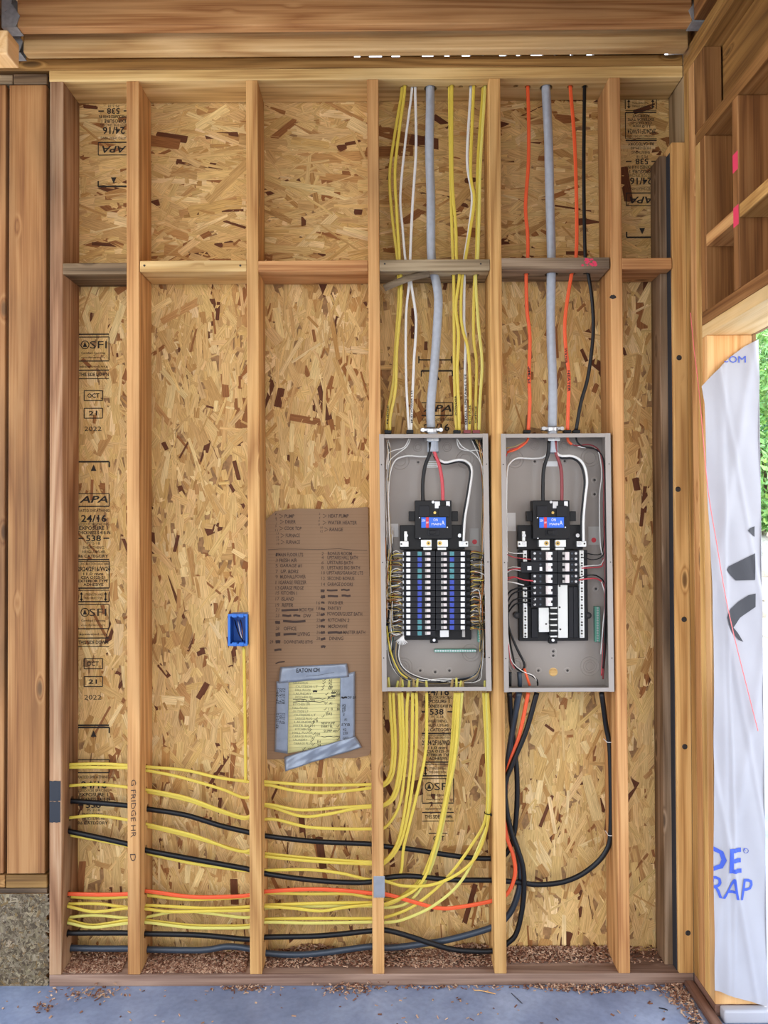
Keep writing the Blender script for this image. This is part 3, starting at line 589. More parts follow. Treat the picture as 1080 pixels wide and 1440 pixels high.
low = [('yellow flat cable tucked directly under the orange one', [(78, 1261), (97, 1261), (140, 1263), (180, 1261), (204, 1259), (267, 1265), (350, 1261), (371, 1256), (433, 1257), (490, 1257), (522, 1262), (560, 1262), (600, 1222), (622, 1143), (634, 1060), (640, 974, .05)], .085),
  ('highest yellow flat cable of the crowded lower bundle', [(78, 1271), (97, 1271), (140, 1271), (180, 1276), (204, 1273), (290, 1277), (350, 1275), (371, 1273), (450, 1270), (522, 1269.5), (545, 1272), (583, 1250), (603, 1212), (625, 1143), (637, 1060), (643, 974, .05)], .065),
  ('second yellow flat cable of the lower bundle, bowed in the first bay', [(78, 1274), (97, 1275), (133, 1282), (180, 1277), (204, 1278), (240, 1282), (300, 1281), (350, 1280), (371, 1275), (410, 1277), (450, 1281), (485, 1276), (522, 1272), (545, 1270), (590, 1245), (612, 1190), (628, 1120), (640, 1060), (646, 974, .05)], .055),
  ('third yellow flat cable of the lower bundle, crossing its neighbours in the second bay', [(78, 1291), (97, 1290), (133, 1287), (180, 1291), (204, 1290), (253, 1281), (300, 1285), (350, 1290), (371, 1277.5), (450, 1274.5), (522, 1274), (548, 1276), (575, 1268), (600, 1235), (618, 1180), (632, 1110), (642, 1055), (650, 974, .05)], .075),
  ('fourth yellow flat cable of the lower bundle, ending in the sweep below the left panel', [(78, 1293), (97, 1294), (130, 1301), (180, 1294), (204, 1294), (265, 1301), (310, 1302), (350, 1301), (371, 1293), (440, 1291.5), (522, 1291.5), (545, 1289), (583, 1273), (625, 1238), (662, 1190), (684, 1145), (684, 1060), (680, 974, .05)], .065),
  ('lowest yellow flat cable of the lower bundle', [(78, 1297), (97, 1298), (130, 1304), (180, 1298), (204, 1297), (265, 1304), (310, 1305), (350, 1304), (371, 1297), (440, 1298), (522, 1296.5), (545, 1297), (570, 1292), (612, 1272), (650, 1237), (678, 1180), (687, 1145), (687, 1060), (684, 974, .05)], .055),
  ('single yellow flat cable leaving the fourth stud by the metal plate and looping right', [(523, 1233), (545, 1240), (570, 1246), (608, 1244), (645, 1228), (672, 1200), (687.5, 1147), (690, 1060), (686, 974, .05)], .05)]
for lb_, p, y in low: hz(lb_, p, 'yellow_pale' if 'third' in lb_ or 'lowest' in lb_ else 'yellow', Y=y)
hz('lowest black cable running just above the slate-grey one', [(78, 1312), (97, 1312), (140, 1312), (180, 1312), (204, 1313), (280, 1315), (350, 1321), (371, 1318), (450, 1316), (522, 1309), (545, 1308.5), (577, 1317), (610, 1328), (643, 1336), (695, 1337), (714, 1326), (727, 1310), (736, 1265), (735, 1218), (719, 1170), (711, 1128), (711, 1099), (719, 1078), (740, 1027), (755, 974, .05)], 'black', .0088, .007, .055, 'round_cable')
hz('thick slate-grey cable lying lowest above the sawdust', [(78, 1333), (97, 1333), (140, 1334), (180, 1334), (204, 1335), (283, 1336), (320, 1331), (350, 1334), (371, 1340), (433, 1342), (522, 1331), (545, 1333), (590, 1328), (637, 1320), (695, 1303), (713, 1289), (724, 1270), (732, 1239), (730, 1204), (719, 1170), (710, 1138), (710, 1112), (715, 1067), (722, 1020), (730, 974, .05)], 'bluegrey', .0105, .0085, .085, 'round_cable')
# --- cables dropping from the top plate ---------------------------------------------
V = 'cables dropped through the top plate'
def vt(label, pts, m='yellow', ra=.0052, rb=.003, Y=.055, name='flat_cable'):
    return cable(label, [(pts[0][0], pts[0][1]-26)]+pts, m, ra, rb, Y, V, name=name)
vt('leftmost yellow cable above the left panel', [(565, 129), (555, 190), (548, 245), (551, 300), (559, 365), (560, 388), (561, 416), (556, 491), (553, 538), (545, 581), (544, 606)])
vt('second yellow cable from the left above the left panel', [(569, 129), (562, 180), (555.5, 240), (558, 300), (562, 365), (564, 397), (563, 435), (558, 491), (556, 547), (549, 585), (548, 606)], Y=.045)
vt('left one of the two thin white cables above the left panel', [(579, 129), (570, 200), (563, 275), (566, 320), (570, 365), (575, 396), (571, 444), (571, 529), (575, 606)], 'white', .0042, .0026)
vt('right one of the two thin white cables above the left panel', [(584, 129), (585, 210), (580, 290), (577, 365), (578, 396), (585, 450), (582, 510), (580, 557), (578, 606)], 'white', .0045, .0026)
vt('middle yellow cable just right of the left thick grey cable', [(632, 128), (633, 200), (635, 300), (637, 362), (638, 387), (638.5, 435), (639, 510), (640, 563), (642, 606)])
vt('yellow cable crossing over its left neighbour below the blocking', [(635.5, 128), (636, 250), (641, 320), (642, 362), (646, 388), (641, 431), (645, 472), (643, 520), (645, 566), (646, 606)], Y=.045)
vt('white cable right of the left thick grey cable', [(662, 128), (657, 225), (664, 275), (660, 320), (653, 365), (653, 387), (652.5, 454), (655, 476), (654, 529), (656, 606)], 'white', .0048, .003, .06)
vt('yellow cable behind the right-hand white cable', [(666, 128), (662, 240), (667, 280), (661, 325), (655, 362), (650, 390), (648, 440), (651, 465), (658, 490), (661, 535), (661, 580), (660, 606)], Y=.05)
vt('second yellow cable from the right above the left panel', [(679, 128), (672, 225), (671, 300), (670, 362), (667.5, 388), (666, 472), (670, 510), (669, 566), (669, 606)], Y=.06)
vt('rightmost yellow cable above the left panel', [(682, 128), (676, 225), (674, 300), (672, 362), (669, 392), (673, 457), (678, 510), (675, 566), (674, 606)], 'yellow_pale', Y=.05)
vt('left orange cable above the right panel, marked PUMP', [(742, 120), (743.5, 170), (743, 230), (739, 290), (742, 330), (742, 362), (740, 385), (741, 435), (745, 472), (744, 529), (745, 566), (743, 606)], 'orange', .0062, .0034)
vt('right orange cable above the right panel, marked WATER HEATER', [(802, 122), (808, 200), (811, 300), (810, 362), (804, 384), (795, 444), (795, 482), (800, 529), (799, 570), (798, 606)], 'orange', .0062, .0034)
vt('black cable right of the orange ones above the right panel', [(822, 120), (821, 250), (823, 362), (827, 384), (833, 426), (834, 472), (827, 529), (817, 566), (810, 606)], 'black', .0062, .005, name='round_cable')
def service(label, pts, twist):
    path = px_path([(pts[0][0], pts[0][1]-26)]+pts, .06); t = empty('service_cable', path[-1]); tag(t, label, 'cable', 'thick grey service cables')
    s = MB(); n = 14; vs = []; rings = []
    for i, p in enumerate(path):                       # sheath with the lay of the conductors showing through
        tg = (path[min(i+1, len(path)-1)]-path[max(i-1, 0)]).normalized(); a = Vector((0, -1, 0)); b_ = tg.cross(a); z = i*.012*twist
        rings.append([p+(b_*math.cos(2*math.pi*k/n)+a*math.sin(2*math.pi*k/n))*(.0150+.0011*math.cos(3*(2*math.pi*k/n)+z)) for k in range(n)])
    s.add([v for r in rings for v in r], [(i*n+k, i*n+(k+1) % n, (i+1)*n+(k+1) % n, (i+1)*n+k) for i in range(len(path)-1) for k in range(n)]+[tuple(range(n)), tuple((len(path)-1)*n+k for k in range(n))])
    s.build('sheath', M['lightgrey'], t, smooth=True); note_holes(path, .0158); return t
SV1 = service('thick light grey service cable feeding the left panel', [(605, 125), (604, 190), (605, 250), (607, 362), (611, 386), (616, 420), (614.5, 470), (609, 530), (606, 570), (606.5, 601)], 22)
SV2 = service('thick light grey service cable feeding the right panel', [(768, 122), (771, 200), (774, 300), (775, 362), (775, 383), (775, 472), (777, 547), (777, 600)], 16)
# handwriting on the sheaths
def vwrite(s, px, py, L, h, Y, m, parent_name, rot=math.pi/2, obj=None):
    pass
# --- bore the holes --------------------------------------------------------------
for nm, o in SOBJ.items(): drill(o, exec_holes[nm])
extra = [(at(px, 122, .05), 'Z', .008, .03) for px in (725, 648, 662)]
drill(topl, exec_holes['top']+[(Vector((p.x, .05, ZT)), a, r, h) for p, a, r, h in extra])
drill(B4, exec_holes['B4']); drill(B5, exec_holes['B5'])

# ------------------------------------------------------------------ breaker panels
def wire(pts, m, parent, r=.0016, Y=.05, name='wire', n=6, step=.01):
    return MB().tube(px_path(pts, Y, step), r, n=n).build(name, M[m], parent, smooth=True)
def panel(name, label, tl, tr, bl, br):
    a = (at(tl[0], tl[1], -.006), at(tr[0], tr[1], -.006), at(bl[0], bl[1], -.006), at(br[0], br[1], -.006))
    x0 = (a[0].x+a[2].x)/2; x1 = (a[1].x+a[3].x)/2; z1 = (a[0].z+a[1].z)/2; z0 = (a[2].z+a[3].z)/2
    sh = ((a[2].x+a[3].x)-(a[0].x+a[1].x))/2/(z1-z0)      # the slight lean of the hung box
    t = empty(name, ((x0+x1)/2, .045, z0)); tag(t, label, 'breaker panel', 'electrical panels')
    def X(x, z): return x-sh*(z-(z0+z1)/2)
    def bx(mb, xa, xb, ya, yb, za, zb, bev=.0008):
        q = [(X(xa, za), ya, za), (X(xb, za), ya, za), (X(xb, za), yb, za), (X(xa, za), yb, za)]; h = [(X(xa, zb), ya, zb), (X(xb, zb), ya, zb), (X(xb, zb), yb, zb), (X(xa, zb), yb, zb)]
        mb.hexa(q, h, bev)
    YF, YB, th = -.006, .092, .0018; fl = .0155
    bk = MB(); bx(bk, x0, x1, YB-th, YB, z0, z1); bk.build('back', M['boxin'], t)
    for xa in (x0, x1-th):
        s = MB(); bx(s, xa, xa+th, YF, YB-th, z0, z1, .0004); s.build('side', M['boxin'], t)
    for za in (z0, z1-th):
        s = MB(); bx(s, x0+th, x1-th, YF, YB-th, za, za+th, .0004); s.build('end_wall', M['boxin'], t)
    f = MB()
    bx(f, x0-.0005, x0+fl, YF-.003, YF, z0, z1); bx(f, x1-fl-.002, x1+.0005, YF-.003, YF, z0, z1)
    bx(f, x0+fl, x1-fl-.002, YF-.0026, YF, z1-fl*.9, z1-.001); bx(f, x0+fl, x1-fl-.002, YF-.0026, YF, z0+.001, z0+fl*.9)
    fo = f.build('flange', M['box'], t)
    for xx in (x0+.006, x1-.006):
        for fz in (.13, .5, .88):
            z = z0+(z1-z0)*fz; MB().cyl((X(xx, z), YF-.0033, z), (X(xx, z), YF-.0028, z), .0022, 10).build('screw_hole', M['nail'], fo)
    return t, (x0, x1, z0, z1, YB-th)
def pbox(name, x0, x1, y0, y1, Y0, Y1, m, parent, bev=.0012, lab=None):
    """block whose front face (at Y0) covers the pixels, going back to Y1"""
    a, b = at(x0, y1, Y0), at(x1, y0, Y0); o = MB().box((a.x, Y0, a.z), (b.x, Y1, b.z), bev).build(name, M[m], parent)
    if lab: o['label'] = lab
    return o
def pdisc(name, px, py, r, Y0, Y1, m, parent, n=14):
    p = at(px, py, Y0); return MB().cyl((p.x, Y1, p.z), (p.x, Y0, p.z), r, n).build(name, M[m], parent)
def knock(t, YB, spots):
    for px, py, rs in spots:
        p = at(px, py, YB); m = MB()
        for r in rs: m.ringz((p.x, 0, p.z), r-.0012, r+.0008, YB-.0001)
        m.build('knockout', M['box'], t)
def mount(t, YB, spots):
    for px, py in spots:
        p = at(px, py, YB); m = MB(); m.ringz((p.x, 0, p.z), .005, .012, YB-.0002); o = m.build('mounting_hole', M['box'], t)
        MB().cyl((p.x, YB, p.z), (p.x, YB-.001, p.z), .0042, 12).build('hole', M['nail'], o)
def mains(t, x, lab):
    """main breaker assembly centred at pixel x"""
    YF = .022
    m = pbox('main_breaker', x-25.5, x+25.5, 703.5, 758, YF, .075, 'plastic', t, .002)
    pbox('ear', x-34.5, x-25.6, 719, 733, YF+.02, .07, 'plastic', m); pbox('ear', x+25.6, x+34.5, 719, 733, YF+.02, .07, 'plastic', m)
    for sx_ in (-13, 14.5): pbox('terminal_shroud', x+sx_-7, x+sx_+7, 711, 727, YF-.006, YF-.0003, 'breaker', m)
    lbx = pbox('label_plate', x-17, x+17.5, 727.3, 742.2, YF-.004, YF-.0003, 'bluelabel', m, .0005, 'bright blue printed label with a red stripe')
    pbox('red_stripe', x-10.5, x-6.5, 727.3, 742.2, YF-.0046, YF-.0041, 'redprint', lbx, 0)
    tx = MB()
    for s, dx, dy, h, w_ in (('200', -14, -3, 3.2, 5), ('OFF', -8.6, 0, 2.6, 3.4), ('ON', 3, -4, 4, 6), ('MAIN', 4, 2, 3, 13), ('A', 13.5, 0, 6, 4)):
        p = at(x+dx, 735+dy, YF-.005); text_mb(tx, s, (p.x, YF-.0048, p.z), h*.0024, w_*.0024)
    tx.build('printing', M['wplastic'], lbx)
    for dx, dy in ((-19.5, 728), (19.5, 741.5), (-19, 757)): pdisc('rivet', x+dx, dy, .0022, YF-.0015, YF, 'wplastic', m, 10)
    pdisc('screw', x-.5, 706, .0045, YF-.003, YF, 'steel', m); pdisc('screw', x+2, 721, .0045, YF-.002, YF, 'brass', m)
    pbox('steel_tab', x+2, x+9, 705, 715, YF-.002, YF-.0003, 'steel', m); pbox('steel_tab', x+18, x+23, 705, 712, YF-.002, YF-.0003, 'wplastic', m)
    sw = pbox('handle_recess', x-8, x+8, 745, 753, YF-.003, YF-.0003, 'breaker', m); pbox('switch_handle', x-5, x+3, 746, 751, YF-.012, YF-.0031, 'plastic', sw, .001)
    b = pbox('bus_base', x-47, x+44, 738, 773, .055, .085, 'plastic', t, .002)
    for sx_ in (-10, 13): lg = pbox('lug', x+sx_-7.3, x+sx_+7.3, 759, 769, .03, .0545, 'alu', t, .001); pdisc('lug_screw', x+sx_+(3 if sx_ < 0 else -4), 764, .0075, .028, .0295, 'brass', lg); pdisc('socket', x+sx_+(3 if sx_ < 0 else -4), 764, .0035, .0275, .0279, 'nail', lg, 6)
    for sx_ in (-46, -42): pass
    n1 = pbox('neutral_lug', x-47, x-35, 761, 769, .035, .0545, 'alu', t); pdisc('lug_screw', x-38, 764, .006, .033, .0345, 'steel', n1); pdisc('hole', x-45, 765, .003, .0342, .0347, 'nail', n1)
    n2 = pbox('neutral_lug', x+36, x+49, 761, 769, .035, .0545, 'alu', t); pdisc('lug_screw', x+40, 764.5, .006, .033, .0345, 'steel', n2); pdisc('hole', x+46.5, 764.5, .003, .0342, .0347, 'nail', n2)
    pbox('neutral_link', x-41, x-37, 747, 761, .04, .0545, 'alu', t); pdisc('lug_screw', x-38.5, 753, .0065, .036, .0398, 'steel', t)
    pdisc('lug_screw', x+37, 753, .0065, .04, .0545, 'steel', t)
    pbox('bus_bar_end', x-14, x-2.5, 770, 773.5, .035, .0545, 'alu', t, .0005); pbox('bus_bar_end', x+6, x+18, 770, 773.5, .035, .0545, 'alu', t, .0005)
def connector(t, x, y0):
    p = at(x, y0-3, .05); top = t
    m = MB(); m.cyl((p.x, .05, p.z-.006), (p.x, .05, p.z+.004), .021, 20); m.box((p.x-.038, .038, p.z-.004), (p.x+.038, .062, p.z+.009), .003); c = m.build('cable_clamp', M['steel'], t); c['label'] = 'zinc clamp gripping the grey service cable'
    for dx in (-.03, .03): MB().cyl((p.x+dx, .04, p.z+.002), (p.x+dx, .034, p.z+.002), .0065, 12).build('clamp_screw', M['steel'], c)
    q = at(x+1, 618, .05); m = MB(); m.cyl((q.x, .05, q.z-.007), (q.x, .05, q.z+.005), .028, 8); m.build('locknut', M['steel'], t)
# ---- left panel
PL, (x0, x1, z0, z1, YB) = panel('breaker_panel', 'grey left electrical panel packed with two full columns of breakers', (533, 610), (686.5, 610), (538, 972), (690.5, 972))
mains(PL, 609.5, 'left'); connector(PL, 607, 609)
pbox('backplate', 568, 662, 773.5, 900, .062, .086, 'plastic', PL, .002); pbox('mounting_tab', 605, 616, 897, 904.5, .058, .08, 'plastic', PL, .002); pdisc('mounting_screw', 610.5, 900.3, .005, .054, .0578, 'wplastic', PL)
pitch = 8.0
def breaker_single(side, y, lab_m):
    Y0 = .024
    if side == 'L':
        b = pbox('breaker', 568, 612, y-3.85, y+3.85, Y0, .0615, 'breaker', PL, .0009); tb, lbx, sw, dk, tm = (571.5, 577), (587.3, 593), (600, 605.3), (597.8, 599.9), (566.5, 567.9)
    else:
        b = pbox('breaker', 613, 655.5, y-3.85, y+3.85, Y0, .0615, 'breaker', PL, .0009); tb, lbx, sw, dk, tm = (648, 653.6), (632.6, 638.6), (623.7, 628.4), (620.3, 623), (656, 661)
    pbox('test_button', tb[0], tb[1], y-2.7, y+2.7, Y0-.004, Y0-.0002, 'wplastic', b, .0006)
    pbox('rating_label', lbx[0], lbx[1], y-2.9, y+2.9, Y0-.0006, Y0-.0001, lab_m, b, 0)
    s = pbox('toggle', sw[0], sw[1], y-2.1, y+2.1, Y0-.012, Y0-.0002, 'tplastic', b, .001); pbox('toggle_recess', dk[0], dk[1], y-2.2, y+2.2, Y0-.001, Y0-.0001, 'greypaper', b, 0)
    pbox('terminal', tm[0], tm[1], y-2.2, y+2.2, Y0+.008, Y0+.02, 'breaker' if side == 'R' else 'steel', b, .0005)
for i in range(15):
    breaker_single('L', 778.6+i*pitch, 'teallabel' if i in (0, 3, 4, 12, 13, 14) else 'navylabel')
    if i < 14: breaker_single('R', 778.6+i*pitch, 'teallabel' if i in (0, 2, 3, 4) else 'navylabel')
pbox('filler_clip', 619, 631, 885.5, 896, .03, .061, 'paper', PL, .001, 'pale square clip below the right column'); pbox('strip', 650, 654, 886, 896, .05, .061, 'greypaper', PL, .0005)
knock(PL, YB, [(587.5, 629, (.009, .015)), (628.5, 629, (.009, .015)), (563, 648, (.018, .03)), (567, 938, (.014, .022, .032)), (654, 646, (.018, .03)), (662, 918, (.02, .03))])
mount(PL, YB, [(588, 650), (591, 943), (612, 945), (632, 943)])
pbox('sticker', 549, 560, 736.5, 755, YB-.0008, YB-.0001, 'paper', PL, 0); st = pbox('sticker', 660.3, 673, 743, 768, YB-.0008, YB-.0001, 'greypaper', PL, 0); pdisc('red_dot', 667.5, 762, .0085, YB-.0012, YB-.0009, 'redprint', st)
st = pbox('sticker', 599.5, 616, 648.5, 657.5, YB-.0008, YB-.0001, 'paper', PL, 0)
mb = MB()
for dy in (2, 4.5, 7): a, b = at(601, 648.5+dy, YB), at(614, 648.5+dy, YB); stroke(mb, [(a.x, a.z), (b.x, b.z)], .002, YB-.001)
mb.build('print_lines', M['faint'], st)
def ground_bar(t, x0, x1, y0, y1, lab):
    g = pbox('ground_bar', x0, x1, y0, y1, .07, .0895, 'green', t, .001, lab); hor = (x1-x0) > (y1-y0)
    n = int(max(x1-x0, y1-y0)/3.4)
    for i in range(n):
        px, py = (x0+(i+.5)*(x1-x0)/n, (y0+y1)/2) if hor else ((x0+x1)/2, y0+(i+.5)*(y1-y0)/n); pdisc('bar_screw', px, py, .0032, .068, .0698, 'steel', g, 8)
ground_bar(PL, 611, 670, 913, 917.5, 'teal ground bar across the bottom'); ground_bar(PL, 547.5, 552, 861, 903, None); ground_bar(PL, 672, 677, 882, 903, None)
# conductors of the left service cable
wire([(605, 622), (605, 636), (598, 655), (594.5, 680), (595, 712)], 'black', SV1, .0062, .035, 'conductor', 10)['label'] = 'black conductor'
wire([(610, 622), (611, 636), (618, 655), (622, 680), (623, 712)], 'red_wire', SV1, .0058, .035, 'conductor', 10)['label'] = 'red conductor'
wire([(609, 622, .05), (611, 640, .05), (625, 650), (645, 646.5), (658, 650), (664, 662), (660, 694), (654, 729), (652, 762)], 'white', SV1, .0042, .032, 'conductor', 10)['label'] = 'white striped neutral conductor'
wire([(608, 623, .055), (611, 643, .053), (625, 652.5), (645, 649), (655, 652.5), (661, 663), (657, 694), (651, 729), (649.5, 760)], 'black', SV1, .0034, .036, 'conductor', 8)
wire([(607, 622, .06), (604, 640, .06), (590, 642), (574, 641), (556, 647), (548, 668), (546, 701), (547, 740), (549, 778)], 'white', SV1, .003, .06, 'conductor', 8)['label'] = 'bare neutral strands wrapped in white'
p0 = at(606.5, 602, .055); 
m_ = MB(); q0, q1 = at(608.5, 604, .05), at(608.8, 636, .045); m_.cyl(q0, q1, .0165, 14, .0195); m_.build('cable_stub', M['lightgrey'], SV1, smooth=False)
# branch wires of the left panel
def gutter(t, side, xg, xt, rows, y_end):
    cols = ['white', 'black', 'tanwire', 'copper', 'white', 'black', 'yellow'] if side == 'L' else ['tanwire', 'black', 'copper', 'white', 'black', 'tanwire', 'yellow']
    s = 1 if side == 'L' else -1
    for i, y in enumerate(rows):
        for j in range(6 if y > 795 else 4):
            c = cols[(i*3+j*2+(i % 2)) % len(cols)]; g = xg+s*R(0, 11); Yd = R(.028, .075); dy = R(-3, 3)
            end = y_end[0] if R(0, 1) < .45 else y_end[1]; m1 = y+R(2, 12)*(1 if end > y else -1)
            wire([(xt, y+R(-2.5, 2.5), .04), (xt-s*R(4, 7), y+dy-1, .035), (g+s*3, y+dy+R(-3, 3), Yd-.006), (g, m1, Yd), (g+s*R(-1, 2), (m1+end)/2 if abs(end-m1) < 60 else m1+(25 if end > m1 else -25), Yd+.004)], c, t, R(.0011, .0017), Y=.05, name='branch_wire', n=5, step=.012)
gutter(PL, 'L', 542, 566, [778.6+i*8 for i in range(15)], (640, 940)); gutter(PL, 'R', 685, 661, [778.6+i*8 for i in range(14)], (640, 940))
for i in range(9):
    g = 541+R(0, 7); wire([(545+R(-2, 2), 618, .05), (g+R(0, 3), 640+R(-6, 6), .05), (g, 690, .06), (g+R(0, 4), 760, .06), (g+R(0, 5), 800+i*6, .06)], ['white', 'black', 'tanwire', 'white'][i % 4], PL, .0014, name='branch_wire', n=5)
for i in range(10):
    g = 678+R(0, 7); wire([(666+R(-8, 10), 618, .05), (g-R(0, 4), 645+R(-8, 8), .05), (g, 700, .06), (g-R(0, 2), 760, .06), (g-R(0, 5), 800+i*6, .06)], ['tanwire', 'black', 'black', 'copper', 'white'][i % 5], PL, .0014, name='branch_wire', n=5)
wire([(577, 617), (572, 628), (556, 640), (547, 650), (545, 672)], 'white', PL, .0018, name='branch_wire'); wire([(575, 617), (568, 629), (552, 634), (545, 640), (543, 660)], 'white', PL, .0018, name='branch_wire')
wire([(643, 617), (650, 628), (664, 636), (673, 645), (680, 660)], 'white', PL, .0018, name='branch_wire'); wire([(642, 617), (646, 630), (660, 634), (672, 633), (682, 640)], 'white', PL, .0016, name='branch_wire')
for i in range(8):
    wire([(546+i*2.4, 902+R(-8, 2), .06), (546+i*2.2, 920+i, .05), (555+i*3, 946+R(-3, 3), .045), (575+i*5, 957+R(-3, 4), .05), (620+i*7, 956+R(-4, 5), .05), (664+i*2, 952-i*2, .055), (680, 930-i*6, .06)], ['white', 'black', 'white', 'black', 'bluegrey', 'tanwire', 'black', 'white'][i], PL, .0016, name='branch_wire', n=5)
wire([(544, 880), (546, 900), (552, 925), (562, 945), (573, 954)], 'yellow', PL, .003, .04, 'branch_wire')
for k in range(8):                                         # fan of spare white wires
    a_ = -2.6+k*.27; wire([(568, 893, .03), (565+4*math.cos(a_), 897-3*math.sin(a_), .026), (565+10*math.cos(a_), 898-9*math.sin(a_), .03)], 'white', PL, .0017, name='spare_wire', n=5, step=.004)
for i, px in enumerate((544, 547, 558, 562, 566, 575, 582, 586, 600, 635, 642, 647, 651, 682, 686)):
    p = at(px, 966, .05); q = at(px+R(-1, 2), 955+R(-3, 3), .045); MB().cyl(p, q, .005, 8, .0035).build('sheath_end', M['yellow_pale' if i % 3 else 'tanwire'], PL)
for i, (px, c) in enumerate(((545.5, 'plastic'), (576.5, 'plastic'), (643, 'plastic'), (657, 'dred_wire'), (670, 'dred_wire'))): pbox('cable_bushing', px-5, px+5, 604.5, 609.4, .042, .066, c, PL, .0012)
for k in range(7):
    g = 679+k*1.1; wire([(664+k*2.5, 618, .055), (g-2+R(-1, 1), 642, .06), (g, 690, .065+R(-.01, .01)), (g+R(-1, 2), 770, .07), (g+R(-1, 2), 850, .07), (g-R(0, 3), 925, .065)], ['black', 'black', 'tanwire', 'black', 'copper', 'black', 'black'][k], PL, .0022, name='branch_wire', n=6)
for k in range(4):
    g = 541.5+k*1.6; wire([(g, 775, .07), (g+R(-.5, 1.5), 840, .068), (g+R(0, 2), 905, .065)], ['black', 'black', 'white', 'black'][k], PL, .0022, name='branch_wire', n=6)
# ---- right panel
PR, (x0, x1, z0, z1, YBr) = panel('breaker_panel', 'grey right electrical panel with a half-empty bus and eight double breakers', (704, 610.5), (858.5, 608.5), (709.5, 973), (863, 973))
mains(PR, 775.5, 'right'); connector(PR, 776.5, 607)
pbox('backplate', 730, 826, 773.5, 901.5, .062, .086, 'plastic', PR, .002); pbox('mounting_tab', 772, 784, 897, 905, .058, .08, 'plastic', PR, .002); pdisc('mounting_screw', 777.8, 900.3, .005, .054, .0578, 'wplastic', PR)
for px in (727, 827.5): pdisc('mounting_tab', px, 865.5, .011, .06, .085, 'plastic', PR); pdisc('mounting_hole', px, 865.5, .005, .0595, .0599, 'nail', PR)
def breaker_double(side, y, gf=False):
    Y0 = .024; h = 7.8
    if side == 'L':
        b = pbox('double_breaker', 733 if gf else 747, 783.5, y-h, y+h, Y0, .0615, 'breaker', PR, .0012, 'wide breaker with a white test button' if gf else None); tx_, sx_ = (768.3, 775), 752
    else: b = pbox('double_breaker', 784.3, 814, y-h, y+h, Y0, .0615, 'breaker', PR, .0012); tx_, sx_ = (795.3, 800.8), 810
    p = pbox('toggle_tie', tx_[0], tx_[1], y-5.8, y+5.8, Y0-.012, Y0-.0002, 'tplastic', b, .0012)
    for dy in (-3.8, 3.8):
        if side == 'L': pbox('toggle', tx_[0]+3, tx_[1]+1.8, y+dy-1.9, y+dy+1.9, Y0-.0145, Y0-.0121, 'wplastic', b, .0006)
        else: pbox('toggle', tx_[0]-4, tx_[0]-.2, y+dy-1.9, y+dy+1.9, Y0-.006, Y0-.0003, 'greypaper', b, .0006)
        if not gf: pdisc('terminal_screw', sx_, y+dy, .0042, Y0-.002, Y0, 'steel', b, 10)
        pdisc('rating_mark', (760 if side == 'L' else 804.5), y+dy, .0036, Y0-.0006, Y0, 'bluegrey', b, 10)
    if gf: pbox('test_button', 741.8, 747.3, y-1.5, y+4, Y0-.005, Y0-.0002, 'wplastic', b, .0006); pbox('indicator', 759, 762.5, y-.5, y+5, Y0-.002, Y0-.0002, 'wplastic', b, .0004)
for i, y in enumerate((782, 797.7, 814, 830, 846.3)): breaker_double('L', y, i == 1)
for y in (782, 797.7, 814): breaker_double('R', y)
pl_ = pbox('bus_cover', 785, 798, 822.5, 897, .045, .0615, 'alu', PR, .0008, 'brushed metal bus cover plate'); pl2 = pbox('bus_cover', 758, 772, 854.5, 889, .045, .0615, 'alu', PR, .0008)
for px, py, o in ((787, 824, pl_), (787, 854, pl_), (788, 885, pl_), (768, 877.5, pl2)): pdisc('hole', px, py, .0034, .0446, .0449, 'nail', o, 10)
for i, y in enumerate((855, 863, 871, 879, 887, 895)):
    pbox('bus_stab', 774, 783.5, y-1.2, y+1.2, .043, .0615, 'alu', PR, .0004)
    if i < 5: pbox('stab_insulator', 772.4 if i % 2 == 0 else 773.4, 784.6, y+1.4, y+6.6, .038, .0615, 'plastic', PR, .0025)
for x0_, x1_ in ((748, 756), (800, 806), (807, 813)): pbox('bus_rib', x0_, x1_, 825 if x0_ > 790 else 856, 897, .052, .0615, 'breaker', PR, .0015)
def neutral_bar(x0_, x1_, y0_, y1_):
    b = pbox('neutral_bar', x0_, x1_, y0_, y1_, .042, .0615, 'alu', PR, .0008); n = int((y1_-y0_)/3.9)
    for i in range(n): pdisc('bar_screw', (x0_+x1_)/2, y0_+(i+.5)*(y1_-y0_)/n, .0036, .0405, .0419, 'nail' if i % 3 else 'steel', b, 8)
neutral_bar(736, 741, 774, 790); neutral_bar(736.3, 741.3, 826, 897); neutral_bar(815.8, 820.8, 774, 897)
knock(PR, YBr, [(752, 627, (.009, .015)), (793.5, 627, (.009, .015)), (724, 646, (.02, .03)), (829, 644, (.02, .03)), (728, 935, (.014, .022, .032)), (829, 937, (.014, .022, .032)), (724, 936, (.02,))])
mount(PR, YBr, [(752, 649), (794, 648.5), (757, 943), (798, 943), (836, 675), (836, 695), (838, 828), (778, 916), (778, 922)])
p = at(778, 945, YBr); mk = MB(); mk.ringz((p.x, 0, p.z), .009, .015, YBr-.0003); mk.cyl((p.x, YBr, p.z), (p.x, YBr-.0008, p.z), .009, 16); mk.build('keyhole', M['pale'], PR)['label'] = 'keyhole slot showing pale board'
pbox('sticker', 713.5, 725, 721, 747, YBr-.0008, YBr-.0001, 'paper', PR, 0); st = pbox('sticker', 827.5, 842.5, 740.5, 766, YBr-.0008, YBr-.0001, 'greypaper', PR, 0); pdisc('red_dot', 835, 759.5, .0085, YBr-.0012, YBr-.0009, 'redprint', st)
pbox('sticker', 764, 784, 648.5, 656, YBr-.0008, YBr-.0001, 'paper', PR, 0)
ground_bar(PR, 837, 844, 853, 903, 'teal ground bar down the right side')
